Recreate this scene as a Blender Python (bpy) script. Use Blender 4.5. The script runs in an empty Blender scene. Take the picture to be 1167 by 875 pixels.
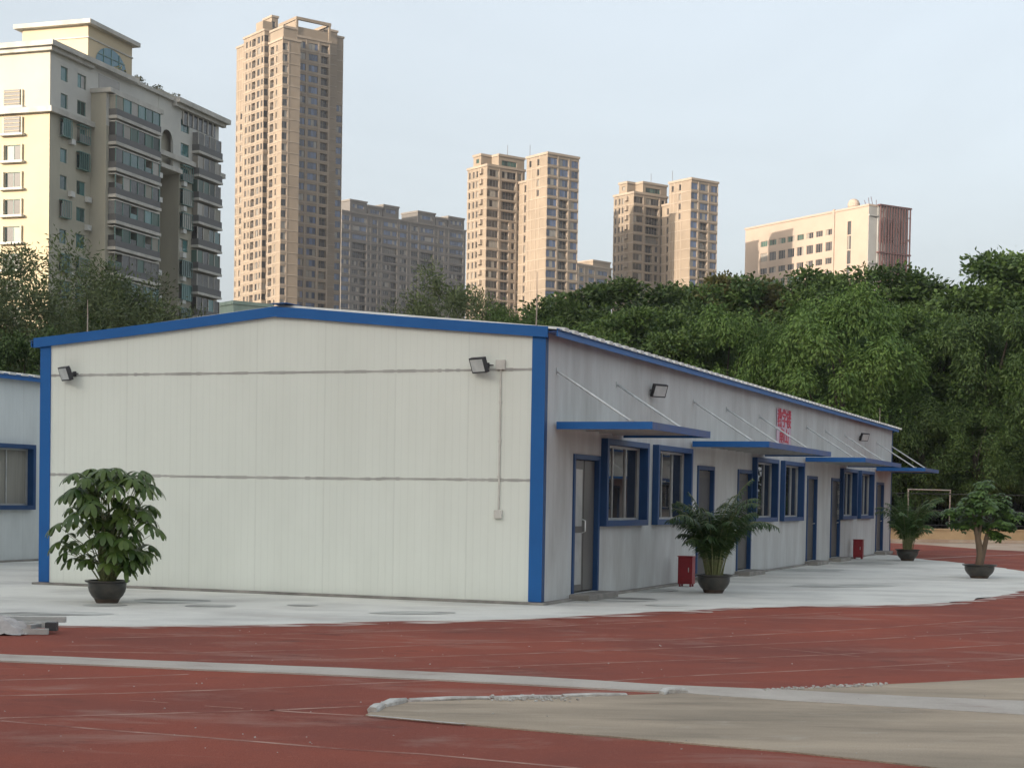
import bpy, math, random
import numpy as np
from mathutils import Vector, Matrix
random.seed(7); rng = np.random.default_rng(11)
S = bpy.context.scene
COL = S.collection
# ------------------------------------------------------------------ camera calibration (photo is 1167 x 875)
H0, CX, CY, TH = 1.49651, .40991, 23.59398, .37467
FP, PITCH, ROLL, SY = 1915.908, -.03002, .01705, 187.9
st, ct = math.sin(TH), math.cos(TH)
cF = Vector((0, math.cos(PITCH), math.sin(PITCH))); r0 = Vector((1, 0, 0)); u0 = r0.cross(cF)
cR = r0*math.cos(ROLL)+u0*math.sin(ROLL); cU = -r0*math.sin(ROLL)+u0*math.cos(ROLL)
CAM = Vector((0, 0, H0))
def ray(x, y): return cR*((x-583.5)/FP)+cU*((437.5+SY-y)/FP)+cF
def gnd(x, y, z=0.0):
    d = ray(x, y); return CAM+d*((z-H0)/d.z)
def proj(p):
    d = Vector(p)-CAM; z = d.dot(cF)
    return 583.5+FP*d.dot(cR)/z, 437.5+SY-FP*d.dot(cU)/z
def hyp(px): return 567.87+.0170*(px-583)
def at(px, Y, z=0.0):            # point on the ground at image column px and distance Y
    X = (px-583.5)/FP*Y
    for _ in range(3): X += (px-proj((X, Y, max(z, 1.5)))[0])*Y/FP
    return Vector((X, Y, z))
def ztop(px, py, Y): return (hyp(px)-py)/FP*Y+H0
def B(u, v, z=0.0): return Vector((CX+u*st-v*ct, CY+u*ct+v*st, z))

# ------------------------------------------------------------------ materials
MATS = {}
def new_mat(name):
    m = bpy.data.materials.new(name); m.use_nodes = True
    nt = m.node_tree; b = nt.nodes['Principled BSDF']; MATS[name] = m
    return m, nt, b
def nd(nt, t, **k):
    n = nt.nodes.new(t)
    for a, v in k.items():
        if a in n.inputs: n.inputs[a].default_value = v
        else: setattr(n, a, v)
    return n
def c4(c): return (c[0], c[1], c[2], 1)
def mat(name, col, rough=.7, col2=None, scale=3., detail=6., lo=.35, hi=.65, bump=0., bscale=40., metal=0., spec=.5, stretch=None, fine=0.):
    m, nt, b = new_mat(name)
    b.inputs['Roughness'].default_value = rough; b.inputs['Metallic'].default_value = metal
    b.inputs['Specular IOR Level'].default_value = spec
    b.inputs['Base Color'].default_value = c4(col)
    tc = nd(nt, 'ShaderNodeTexCoord')
    src = tc.outputs['Object']
    if stretch:
        mp = nd(nt, 'ShaderNodeMapping'); mp.inputs['Scale'].default_value = stretch
        nt.links.new(src, mp.inputs[0]); src = mp.outputs[0]
    if col2:
        n = nd(nt, 'ShaderNodeTexNoise', Scale=scale, Detail=detail, Roughness=.62); nt.links.new(src, n.inputs['Vector'])
        r = nd(nt, 'ShaderNodeMapRange'); r.inputs[1].default_value = lo; r.inputs[2].default_value = hi
        nt.links.new(n.outputs['Fac'], r.inputs[0])
        mx = nd(nt, 'ShaderNodeMix', data_type='RGBA'); mx.inputs[6].default_value = c4(col); mx.inputs[7].default_value = c4(col2)
        nt.links.new(r.outputs[0], mx.inputs[0]); out = mx.outputs[2]
        if fine:
            n2 = nd(nt, 'ShaderNodeTexNoise', Scale=bscale*1.7, Detail=3.); nt.links.new(tc.outputs['Object'], n2.inputs['Vector'])
            r2 = nd(nt, 'ShaderNodeMapRange'); r2.inputs[1].default_value=.3; r2.inputs[2].default_value=.7; r2.inputs[3].default_value=1-fine; r2.inputs[4].default_value=1+fine
            nt.links.new(n2.outputs['Fac'], r2.inputs[0])
            vm = nd(nt, 'ShaderNodeVectorMath', operation='SCALE'); nt.links.new(out, vm.inputs[0]); nt.links.new(r2.outputs[0], vm.inputs['Scale']); out = vm.outputs[0]
        nt.links.new(out, b.inputs['Base Color'])
    if bump:
        n = nd(nt, 'ShaderNodeTexNoise', Scale=bscale, Detail=4.); nt.links.new(src, n.inputs['Vector'])
        bp = nd(nt, 'ShaderNodeBump', Strength=bump, Distance=.02); nt.links.new(n.outputs['Fac'], bp.inputs['Height'])
        nt.links.new(bp.outputs[0], b.inputs['Normal'])
    return m
M = MATS
mat('track_red', (.33,.084,.052), .9, (.18,.060,.047), .33, 12, .33, .72, .8, 90, spec=.2, fine=.3)
mat('concrete', (.68,.67,.62), .9, (.42,.41,.385), .6, 11, .44, .76, .25, 60, spec=.2, stretch=(.8,1.1,1), fine=.1)

def overlay(m,col,scale,lo,hi,stretch,amt):
    nt=m.node_tree; b=nt.nodes['Principled BSDF']; src=b.inputs['Base Color'].links[0].from_socket
    tc=nd(nt,'ShaderNodeTexCoord'); mp=nd(nt,'ShaderNodeMapping'); mp.inputs['Scale'].default_value=stretch; nt.links.new(tc.outputs['Object'],mp.inputs[0])
    n=nd(nt,'ShaderNodeTexNoise',Scale=scale,Detail=14.,Roughness=.68,Distortion=.4); nt.links.new(mp.outputs[0],n.inputs['Vector'])
    r=nd(nt,'ShaderNodeMapRange'); r.inputs[1].default_value=lo; r.inputs[2].default_value=hi; r.inputs[4].default_value=amt; nt.links.new(n.outputs['Fac'],r.inputs[0])
    mx=nd(nt,'ShaderNodeMix',data_type='RGBA'); nt.links.new(r.outputs[0],mx.inputs[0]); nt.links.new(src,mx.inputs[6]); mx.inputs[7].default_value=c4(col); nt.links.new(mx.outputs[2],b.inputs['Base Color'])
mat('dusty', (.22,.066,.048), .9, (.56,.50,.45), 1.6, 12, .47, .60, .25, 60, spec=.2, stretch=(.5,2.2,1))
mat('tan_concrete', (.45,.365,.275), .9, (.25,.21,.16), .7, 11, .38, .7, .5, 60, spec=.2, stretch=(.5,1.7,1), fine=.2)
mat('strip_grey', (.50,.46,.41), .9, (.38,.335,.295), 1.3, 8, .3, .75, .3, 60, spec=.2, fine=.1)
mat('cream_dirt', (.50,.42,.33), .9, (.36,.24,.18), .8, 8, .35, .7, spec=.2)
mat('earth', (.10,.09,.06), .95, (.05,.055,.03), .4, 8)
mat('line_paint', (.42,.25,.20), .9, (.235,.08,.06), 2.5, 9, .38, .62, spec=.2)
mat('plinth', (.17,.16,.145), .9, (.32,.30,.27), 2, 8, .35, .65, .3, 50)
mat('seam', (.30,.30,.28), .8, (.50,.50,.47), 2.5, 8, .3, .7, stretch=(1,1,6))
mat('blue', (.001,.092,.315), .5, (.002,.11,.36), 1.5, 5, .3, .7)
mat('blue_frame', (.004,.040,.13), .5, (.007,.05,.15), 3, 5)
mat('blue_dull', (.015,.07,.25), .5, (.05,.08,.19), 3, 5)
mat('roof_white', (.66,.66,.63), .5, (.5,.5,.47), 2, 5)
mat('galv', (.55,.57,.57), .35, (.40,.42,.42), 8, 5, metal=.6)
mat('alu', (.50,.51,.50), .35, (.42,.43,.42), 5, 4, metal=.4)
mat('white_plastic', (.62,.61,.56), .5, (.52,.51,.47), 6, 5)
mat('door_leaf', (.13,.125,.115), .35, (.10,.095,.09), 2, 5, stretch=(1,1,.3))
mat('door_dark', (.085,.078,.07), .5, (.06,.055,.05), 2, 5)
mat('black_metal', (.03,.032,.035), .5, (.045,.045,.05), 8, 4)
mat('lens', (.55,.57,.56), .3, (.45,.47,.47), 6, 3)
mat('pot_glaze', (.022,.024,.024), .35, (.07,.062,.05), 5, 6, .35, .7)
mat('pot_base', (.075,.05,.035), .7, (.05,.035,.026), 10, 5)
mat('soil', (.03,.022,.015), .95, (.05,.035,.02), 20, 5)
mat('bark', (.17,.12,.08), .9, (.09,.065,.045), 6, 8, .3, .7, .6, 25, stretch=(1,1,.25))
mat('bark_dark', (.075,.06,.045), .9, (.04,.033,.026), 6, 8, .3, .7, .6, 25, stretch=(1,1,.25))
mat('stem_green', (.12,.15,.05), .6, (.20,.20,.09), 8, 4, stretch=(1,1,3))
mat('red_box', (.26,.012,.02), .4, (.20,.012,.018), 5, 5)
mat('sign_board', (.55,.42,.50), .6, (.48,.36,.43), 6, 5)
mat('sign_red', (.50,.03,.06), .6)
mat('yellow_wall', (.50,.35,.20), .85, (.38,.26,.14), 1.5, 7, .3, .7)  # warm sunlight on the low far wall, put into its base colour
mat('goal_paint', (.36,.33,.29), .5, (.35,.25,.2), 6, 5)
mat('fence_metal', (.025,.023,.021), .6)
mat('plastic_sheet', (.48,.45,.43), .25, (.36,.33,.31), 9, 5, bump=.8, bscale=14)
mat('rubble', (.60,.59,.56), .95, (.36,.33,.30), 9, 5, bump=.5, bscale=50)
mat('curtain', (.30,.29,.25), .9, (.22,.21,.18), 9, 3, stretch=(1,12,.1))
mat('interior_dark', (.05,.05,.05), .9, (.03,.03,.03), 2)
# far buildings
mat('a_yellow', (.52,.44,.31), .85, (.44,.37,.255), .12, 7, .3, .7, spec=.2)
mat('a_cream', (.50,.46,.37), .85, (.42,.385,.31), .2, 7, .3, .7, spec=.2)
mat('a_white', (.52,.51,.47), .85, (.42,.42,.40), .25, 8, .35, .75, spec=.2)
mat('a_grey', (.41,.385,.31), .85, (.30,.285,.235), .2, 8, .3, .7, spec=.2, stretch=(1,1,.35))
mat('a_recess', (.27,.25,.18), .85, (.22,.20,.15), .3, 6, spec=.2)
mat('a_sill', (.50,.48,.44), .85, (.36,.35,.32), .6, 7, spec=.2)
mat('rail_dark', (.085,.085,.085), .6)
mat('mesh_grey', (.20,.20,.195), .8, (.13,.13,.13), 2.5, 6, .3, .7)
mat('ac_white', (.50,.50,.48), .6)
mat('tan_tower', (.285,.228,.172), .85, (.22,.178,.136), .15, 7, .3, .7, spec=.2)
mat('tan_trim', (.345,.28,.22), .85, (.28,.23,.182), .3, 6, spec=.2)
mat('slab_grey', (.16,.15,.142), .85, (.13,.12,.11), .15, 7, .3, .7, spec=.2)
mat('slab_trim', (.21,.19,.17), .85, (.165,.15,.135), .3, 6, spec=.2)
mat('pink_wall', (.39,.31,.25), .85, (.33,.265,.215), .12, 7, .3, .7, spec=.2)
mat('grey_wall', (.34,.34,.33), .85, (.28,.28,.27), .2, 7, spec=.2)
mat('maroon', (.10,.04,.036), .7, (.07,.03,.028), .5, 5)
mat('brown_wall', (.14,.09,.06), .85, (.11,.07,.05), .3, 6)
mat('pale_green', (.24,.31,.27), .8, (.18,.25,.21), .6, 6)
mat('far_frame', (.13,.12,.115), .6)
mat('green_frame', (.10,.19,.17), .5)
def glass(name, col, ior=1.7, rough=.04, var=.5, cur=.2):
    m, nt, b = new_mat(name)
    b.inputs['Roughness'].default_value = rough; b.inputs['IOR'].default_value = ior
    oi = nd(nt, 'ShaderNodeObjectInfo'); g = nd(nt, 'ShaderNodeNewGeometry')
    wn = nd(nt, 'ShaderNodeTexWhiteNoise', noise_dimensions='2D')
    cb = nd(nt, 'ShaderNodeCombineXYZ'); nt.links.new(oi.outputs['Random'], cb.inputs[0]); nt.links.new(g.outputs['Random Per Island'], cb.inputs[1])
    nt.links.new(cb.outputs[0], wn.inputs['Vector'])
    r = nd(nt, 'ShaderNodeMapRange'); r.inputs[3].default_value = 1-var; r.inputs[4].default_value = 1+var
    nt.links.new(wn.outputs['Value'], r.inputs[0])
    vm = nd(nt, 'ShaderNodeVectorMath', operation='SCALE'); vm.inputs[0].default_value = col
    nt.links.new(r.outputs[0], vm.inputs['Scale'])
    gt=nd(nt,'ShaderNodeMath',operation='GREATER_THAN'); nt.links.new(wn.outputs['Color'],gt.inputs[0]); gt.inputs[1].default_value=.62
    sx=nd(nt,'ShaderNodeSeparateColor'); nt.links.new(wn.outputs['Color'],sx.inputs[0]); nt.links.new(sx.outputs[2],gt.inputs[0]); gt.inputs[1].default_value=1-cur
    mx=nd(nt,'ShaderNodeMix',data_type='RGBA'); nt.links.new(gt.outputs[0],mx.inputs[0]); nt.links.new(vm.outputs[0],mx.inputs[6]); mx.inputs[7].default_value=(.24,.22,.19,1)
    nt.links.new(mx.outputs[2], b.inputs['Base Color'])
    return m
glass('glass_near', (.018,.02,.022), 2.0, .015, .2, 0)
glass('glass_blue', (.07,.095,.16), 1.6, .08, .6)
glass('glass_dark', (.035,.034,.034), 1.5, .12, .8)
glass('glass_teal', (.035,.10,.10), 1.6, .08, .6)
glass('glass_dome', (.02,.12,.17), 1.6, .08, .1, 0)
glass('glass_green', (.04,.075,.06), 1.35, .3, .6)
def ribbed(name, col, col2, pitch, axis, stain):
    # painted sandwich panel: fine ribs and a joint every `pitch` metres (object coordinates)
    m, nt, b = new_mat(name); b.inputs['Roughness'].default_value = .5; b.inputs['Specular IOR Level'].default_value = .35
    tc = nd(nt, 'ShaderNodeTexCoord'); sp = nd(nt, 'ShaderNodeSeparateXYZ'); nt.links.new(tc.outputs['Object'], sp.inputs[0])
    def math_(op, a, v):
        n = nd(nt, 'ShaderNodeMath', operation=op); nt.links.new(a, n.inputs[0])
        if hasattr(v, 'links'): nt.links.new(v, n.inputs[1])
        else: n.inputs[1].default_value = v
        return n.outputs[0]
    x = sp.outputs[axis]
    fr = math_('FRACT', math_('DIVIDE', math_('ADD', x, 100*pitch), pitch), 0)
    j = math_('LESS_THAN', fr, .011/pitch)
    rib = math_('ABSOLUTE', math_('SUBTRACT', math_('FRACT', math_('DIVIDE', math_('ADD', x, 100.), pitch/10), 0), .5), 0)
    ribm = math_('LESS_THAN', rib, .06)
    n = nd(nt, 'ShaderNodeTexNoise', Scale=1.1, Detail=8., Roughness=.65)
    mp = nd(nt, 'ShaderNodeMapping'); mp.inputs['Scale'].default_value = (1.6,1.6,.45)
    nt.links.new(tc.outputs['Object'], mp.inputs[0]); nt.links.new(mp.outputs[0], n.inputs['Vector'])
    r = nd(nt, 'ShaderNodeMapRange'); r.inputs[1].default_value=.38; r.inputs[2].default_value=.8; r.inputs[4].default_value=stain
    nt.links.new(n.outputs['Fac'], r.inputs[0])
    # per-panel tone
    fl = math_('FLOOR', math_('DIVIDE', math_('ADD', x, 100*pitch), pitch), 0)
    wn = nd(nt, 'ShaderNodeTexWhiteNoise', noise_dimensions='1D'); nt.links.new(fl, wn.inputs['W'])
    mx = nd(nt, 'ShaderNodeMix', data_type='RGBA'); mx.inputs[6].default_value=c4(col); mx.inputs[7].default_value=c4(col2); nt.links.new(r.outputs[0], mx.inputs[0])
    tone = math_('ADD', math_('MULTIPLY', wn.outputs['Value'], .035), .97)
    dk = math_('SUBTRACT', tone, math_('ADD', math_('MULTIPLY', j, .09), math_('MULTIPLY', ribm, .035)))
    vm = nd(nt, 'ShaderNodeVectorMath', operation='SCALE'); nt.links.new(mx.outputs[2], vm.inputs[0]); nt.links.new(dk, vm.inputs['Scale'])
    nt.links.new(vm.outputs[0], b.inputs['Base Color'])
    h = math_('ADD', math_('MULTIPLY', j, -1.), math_('MULTIPLY', ribm, -.35))
    bp = nd(nt, 'ShaderNodeBump', Strength=.5, Distance=.004); nt.links.new(h, bp.inputs['Height']); nt.links.new(bp.outputs[0], b.inputs['Normal'])
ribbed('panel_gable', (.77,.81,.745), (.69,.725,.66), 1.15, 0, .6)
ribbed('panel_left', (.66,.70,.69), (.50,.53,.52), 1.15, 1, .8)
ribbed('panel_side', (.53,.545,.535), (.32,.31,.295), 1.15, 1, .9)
def leafmat(name, col, col2, sc=.6, trans=.3, rough=.55):
    m, nt, b = new_mat(name); b.inputs['Roughness'].default_value = rough; b.inputs['Specular IOR Level'].default_value = .35
    g = nd(nt, 'ShaderNodeNewGeometry'); oi = nd(nt, 'ShaderNodeObjectInfo'); tc = nd(nt, 'ShaderNodeTexCoord')
    n = nd(nt, 'ShaderNodeTexNoise', Scale=sc, Detail=3.); nt.links.new(tc.outputs['Object'], n.inputs['Vector'])
    ad = nd(nt, 'ShaderNodeMath', operation='MULTIPLY_ADD'); nt.links.new(g.outputs['Random Per Island'], ad.inputs[0]); ad.inputs[1].default_value = .5
    nt.links.new(n.outputs['Fac'], ad.inputs[2])
    r = nd(nt, 'ShaderNodeMapRange'); r.inputs[1].default_value=.4; r.inputs[2].default_value=1.1; nt.links.new(ad.outputs[0], r.inputs[0])
    mx = nd(nt, 'ShaderNodeMix', data_type='RGBA'); mx.inputs[6].default_value=c4(col); mx.inputs[7].default_value=c4(col2); nt.links.new(r.outputs[0], mx.inputs[0])
    r2 = nd(nt, 'ShaderNodeMapRange'); r2.inputs[3].default_value=.75; r2.inputs[4].default_value=1.3; nt.links.new(oi.outputs['Random'], r2.inputs[0])
    vm = nd(nt, 'ShaderNodeVectorMath', operation='SCALE'); nt.links.new(mx.outputs[2], vm.inputs[0]); nt.links.new(r2.outputs[0], vm.inputs['Scale'])
    nt.links.new(vm.outputs[0], b.inputs['Base Color'])
    tr = nd(nt, 'ShaderNodeBsdfTranslucent'); nt.links.new(vm.outputs[0], tr.inputs[0])
    ms = nd(nt, 'ShaderNodeMixShader'); ms.inputs[0].default_value = trans
    nt.links.new(b.outputs[0], ms.inputs[1]); nt.links.new(tr.outputs[0], ms.inputs[2])
    nt.links.new(ms.outputs[0], nt.nodes['Material Output'].inputs[0])
leafmat('leaf_dark', (.030,.064,.016), (.11,.17,.04), trans=.2)
leafmat('leaf_bright', (.055,.11,.024), (.13,.205,.045), trans=.2)
leafmat('leaf_grey', (.052,.075,.032), (.12,.15,.06), trans=.2)
leafmat('leaf_olive', (.08,.085,.026), (.16,.145,.045), trans=.2)
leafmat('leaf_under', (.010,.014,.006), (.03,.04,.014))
leafmat('leaf_umbrella', (.038,.085,.018), (.135,.20,.045), 3., .2, .35)
leafmat('leaf_palm', (.026,.062,.02), (.085,.145,.04), 3., .2, .4)
leafmat('leaf_bonsai', (.04,.09,.022), (.12,.20,.05), 3., .25, .4)

overlay(M['track_red'],(.38,.25,.21),.8,.54,.74,(.7,1.5,1),.7)
overlay(M['track_red'],(.42,.16,.12),26.,.56,.70,(1,1,1),.45)
overlay(M['track_red'],(.10,.045,.036),1.4,.58,.72,(.8,1.2,1),.6)
overlay(M['tan_concrete'],(.17,.145,.115),1.1,.54,.70,(.35,1.6,1),.7)
overlay(M['tan_concrete'],(.46,.41,.34),2.3,.57,.72,(.6,1.3,1),.6)
overlay(M['concrete'],(.50,.44,.38),.7,.56,.75,(.7,1.3,1),.6)
overlay(M['strip_grey'],(.30,.22,.19),1.3,.55,.7,(1,1,1),.6)
# ------------------------------------------------------------------ mesh helpers
class MB:
    def __init__(s): s.v=[]; s.f=[]; s.m=[]; s.mats=[]
    def mi(s, name):
        if name not in s.mats: s.mats.append(name)
        return s.mats.index(name)
    def quad(s, pts, m):
        k=len(s.v); s.v += [tuple(p) for p in pts]; s.f.append(tuple(range(k,k+len(pts)))); s.m.append(s.mi(m)); return s
    def box(s, a, b, m, T=None):
        x0,y0,z0=a; x1,y1,z1=b
        P=[Vector(p) for p in ((x0,y0,z0),(x1,y0,z0),(x1,y1,z0),(x0,y1,z0),(x0,y0,z1),(x1,y0,z1),(x1,y1,z1),(x0,y1,z1))]
        if T is not None: P=[T@p for p in P]
        k=len(s.v); s.v += [tuple(p) for p in P]; mi=s.mi(m)
        for f in ((0,3,2,1),(4,5,6,7),(0,1,5,4),(1,2,6,5),(2,3,7,6),(3,0,4,7)): s.f.append(tuple(k+i for i in f)); s.m.append(mi)
        return s
    def tube(s, pts, rad, m, n=8, cap=True):
        pts=[Vector(p) for p in pts]; rs=rad if isinstance(rad,(list,tuple)) else [rad]*len(pts); mi=s.mi(m); k=len(s.v)
        for i,p in enumerate(pts):
            d=(pts[min(i+1,len(pts)-1)]-pts[max(i-1,0)]).normalized()
            a=d.cross(Vector((0,0,1)) if abs(d.z)<.95 else Vector((1,0,0))).normalized(); b=d.cross(a)
            for j in range(n):
                t=2*math.pi*j/n; s.v.append(tuple(p+a*(rs[i]*math.cos(t))+b*(rs[i]*math.sin(t))))
        for i in range(len(pts)-1):
            for j in range(n): s.f.append((k+i*n+j,k+i*n+(j+1)%n,k+(i+1)*n+(j+1)%n,k+(i+1)*n+j)); s.m.append(mi)
        if cap:
            s.f.append(tuple(k+j for j in range(n))); s.m.append(mi)
            s.f.append(tuple(k+(len(pts)-1)*n+j for j in range(n))); s.m.append(mi)
        return s
    def lathe(s, prof, m, n=28, c=(0,0,0)):
        k=len(s.v); mi=s.mi(m)
        for r,z in prof:
            for j in range(n):
                t=2*math.pi*j/n; s.v.append((c[0]+r*math.cos(t),c[1]+r*math.sin(t),c[2]+z))
        for i in range(len(prof)-1):
            for j in range(n): s.f.append((k+i*n+j,k+i*n+(j+1)%n,k+(i+1)*n+(j+1)%n,k+(i+1)*n+j)); s.m.append(mi)
        return s
    def add(s, o, T):
        k=len(s.v); s.v += [tuple(T@Vector(p)) for p in o.v]
        mp=[s.mi(x) for x in o.mats]
        s.f += [tuple(k+i for i in f) for f in o.f]; s.m += [mp[i] for i in o.m]; return s
    def data(s, name):
        me=bpy.data.meshes.new(name); me.from_pydata(s.v,[],s.f)
        for x in s.mats: me.materials.append(M[x])
        me.polygons.foreach_set('material_index', s.m); me.update(); return me
    def build(s, name, parent=None, smooth=False, loc=None, bevel=0):
        o=bpy.data.objects.new(name, s.data(name)); COL.objects.link(o); o.parent=parent
        if loc: o.location=loc
        if smooth:
            o.data.polygons.foreach_set('use_smooth',[True]*len(o.data.polygons))
            if hasattr(o.data,'set_sharp_from_angle'): o.data.set_sharp_from_angle(angle=math.radians(40))
        if bevel:
            b=o.modifiers.new('bevel','BEVEL'); b.width=bevel; b.segments=2; b.limit_method='ANGLE'
        return o
def tag(o, label=None, cat=None, group=None, kind=None):
    if label: o['label']=label
    if cat: o['category']=cat
    if group: o['group']=group
    if kind: o['kind']=kind
    return o
def empty(name, loc, rz=0, **k):
    o=bpy.data.objects.new(name,None); COL.objects.link(o); o.location=loc; o.rotation_euler=(0,0,rz); o.empty_display_size=.2
    return tag(o, **k)
def rawmesh(name, V, F, mats, mi=None):
    V=np.asarray(V,dtype=np.float32); F=np.asarray(F,dtype=np.int32); n=F.shape[1]
    me=bpy.data.meshes.new(name); me.vertices.add(len(V)); me.vertices.foreach_set('co',V.ravel())
    me.loops.add(F.size); me.loops.foreach_set('vertex_index',F.ravel())
    me.polygons.add(len(F)); me.polygons.foreach_set('loop_start',np.arange(0,F.size,n,dtype=np.int32))
    for x in mats: me.materials.append(M[x])
    if mi is not None: me.polygons.foreach_set('material_index',np.asarray(mi,dtype=np.int32))
    me.update(calc_edges=True); me.validate(); return me

# ------------------------------------------------------------------ ground
def struct(o): return tag(o, kind='structure')
def ragged(pts, step=.25, amp=.06, closed=True, seed=0, amp2=None):
    rr=random.Random(seed); out=[]; ph=[rr.uniform(0,6.28) for _ in range(6)]; s=0
    n=len(pts)
    for i in range(n if closed else n-1):
        a=Vector(pts[i]); b=Vector(pts[(i+1)%n]); L=(b-a).length; k=max(1,int(L/step)); d=(b-a)/max(L,1e-6); nn=Vector((-d.y,d.x,0))
        for j in range(k):
            t=s+L*j/k
            o=amp*(math.sin(t*1.7+ph[0])*.5+math.sin(t*4.3+ph[1])*.35+math.sin(t*9.7+ph[2])*.25+rr.uniform(-.35,.35))
            o*=min(1,(.15+min(j,k-j)*L/k/max(step*3,.3)))
            out.append(a.lerp(b,j/k)+nn*o)
        s+=L
    return out
def sheet(name, pts, z, m, skirt=0):
    import bmesh
    bm=bmesh.new(); vs=[bm.verts.new((p[0],p[1],z)) for p in pts]; f=bm.faces.new(vs); bmesh.ops.triangulate(bm,faces=[f]); bmesh.ops.recalc_face_normals(bm,faces=bm.faces)
    if skirt:
        n=len(vs); lo=[bm.verts.new((p[0],p[1],z-skirt)) for p in pts]
        for i in range(n): bm.faces.new((vs[i],vs[(i+1)%n],lo[(i+1)%n],lo[i]))
    me=bpy.data.meshes.new(name); bm.to_mesh(me); bm.free(); me.materials.append(M[m])
    o=bpy.data.objects.new(name,me); COL.objects.link(o)
    if me.polygons and me.polygons[0].normal.z<0: me.flip_normals()
    return struct(o)
sheet('ground', [(-890,-690,0),(890,-690,0),(890,1490,0),(-890,1490,0)], -.012, 'earth')
sheet('running_track', [(-60,-20,0),(75,-20,0),(75,76,0),(-60,76,0)], 0, 'track_red')
near=[(-250,716),(-60,713),(0,712),(60,713),(150,714),(300,712),(400,709),(500,707.5),(590,706),(650,702.5),(700,700),(780,696),(830,692.5),(930,690.5),(1000,690),(1060,688),(1110,684),(1167,673),(1230,665),(1290,660)]
far=[(1290,656),(1167,651),(1130,646),(1090,641),(1045,636.5),(1010,631)]
A1=ragged([gnd(*p) for p in near],.22,.10,False,3)
A2=ragged([gnd(*p) for p in far],.4,.15,False,5)
ap=A1+A2+[B(L_,v_) for L_,v_ in ((34,2),(34,15),(34,26),(-2,26),(-8,22))]
sheet('concrete_apron', ap, .008, 'concrete', .0079)
# worn concrete patches where the apron dust feathers over the track
N_=[gnd(*p) for p in near]
def shift(P,d):
    out=[]
    for i,p in enumerate(P):
        t=(P[min(i+1,len(P)-1)]-P[max(i-1,0)]).normalized(); out.append(p+Vector((t.y,-t.x,0))*(d(i) if callable(d) else d))
    return out
bs=[]
for p,q in zip(N_,N_[1:]):
    k=max(1,int((q-p).length/.15)); bs+= [p.lerp(q,j/k) for j in range(k)]
bs.append(N_[-1]); dmb=MB(); rr=random.Random(41); prev=None
for i in range(len(bs)):
    t=(bs[min(i+8,len(bs)-1)]-bs[max(i-8,0)]).normalized(); nn=Vector((t.y,-t.x,0)); f_=i/len(bs)
    w_=.30+.10*math.sin(i*.21)+.06*math.sin(i*.9)+.05*rr.uniform(-1,1)+.30*max(0,min(1,(f_-.72)*8))
    cur=(bs[i]-nn*.3,bs[i]+nn*w_)
    if prev: dmb.quad([(prev[0].x,prev[0].y,.003),(prev[1].x,prev[1].y,.003),(cur[1].x,cur[1].y,.003),(cur[0].x,cur[0].y,.003)],'dusty')
    prev=cur
struct(dmb.build('dusty_edge'))
# tan concrete wedge and grey strip
tan=[gnd(*p) for p in [(417,815.5),(432,807.5),(465,801),(560,797.5),(700,793.5),(760,791),(875,787),(1000,781),(1167,773),(1400,763)]]
tanb=[gnd(*p) for p in [(1400,912),(1250,895),(1060,875),(900,857.5),(760,845.5),(560,829),(500,823.5)]]
sheet('concrete_wedge', ragged(tan,.2,.015,False,8)+[tan[-1]]+ragged(tanb,.2,.02,False,9)+[tanb[-1]], .010, 'tan_concrete', .0098)
stp=[gnd(*p) for p in [(-200,741),(0,746.5),(130,752),(400,762.5),(600,772),(767,782),(900,787.5),(1040,795),(1167,800)]]
stb=[gnd(*p) for p in [(1167,816),(1040,808),(900,800),(780,791),(600,781),(400,771),(130,759.5),(0,754),(-200,748)]]
sheet('trench_patch', ragged(stp,.2,.02,False,11)+[stp[-1]]+ragged(stb,.2,.02,False,12)+[stb[-1]], .014, 'strip_grey', .0138)
def line(pix, w, name='lane_line', m='line_paint', z=.0016):
    P=[gnd(*p) for p in pix]; out=[];  L=[];R_=[]
    for i,p in enumerate(P):
        d=(P[min(i+1,len(P)-1)]-P[max(i-1,0)]).normalized(); n=Vector((-d.y,d.x,0))*w/2
        L.append(p+n); R_.append(p-n)
    return sheet(name, L+R_[::-1], z, m)
for pix,w in [
  ([(-100,777),(0,774.7),(130,771.6),(215,768)],.05),
  ([(-100,795),(0,792.5),(137,789.8),(274,785),(346,782),(430,778),(500,775.5)],.05),
  ([(-100,824),(0,818),(171,813),(308,809),(400,805),(455,801.5)],.05),
  ([(308,809),(360,812.5),(415,815.5)],.05),
  ([(0,821),(127,832),(240,840.5),(400,854),(483,859),(647,874),(760,886)],.045),
  ([(60,742),(200,744),(380,739.5),(551,732),(767,728.5),(1007,715),(1167,703),(1260,696)],.05),
  ([(210,752),(380,751.4),(600,744.5),(780,737.7),(955,730),(1167,718),(1260,712)],.05),
  ([(450,762),(551,760),(780,752),(955,745.5),(1167,733),(1260,727)],.05),
  ([(660,778),(780,770),(955,762),(1167,750),(1260,744)],.05),
  ([(100,727),(380,721),(620,714),(767,707),(960,697)],.05),
  ([(130,720.5),(330,727),(470,732)],.03),
  ([(868,737),(930,743),(980,748)],.025),
  ([(148,797.5),(192,800.5)],.02),([(233,804),(277,807)],.02)]:
    line(pix,w)
line([(420,817),(500,824.5),(530,827)],.035,'edge_line','rubble',.016)
# far side of the track: worn cream band and white line
sheet('worn_band', ragged([gnd(*p) for p in [(1000,617.5),(1167,618.5),(1300,620),(1300,630),(1167,628),(1110,625),(1060,621)]],.8,.12,True,31), .003,'cream_dirt')
line([(1010,637),(1060,636),(1110,633.5),(1167,631.5),(1260,629)],.12,m='strip_grey',z=.0016)

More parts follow.
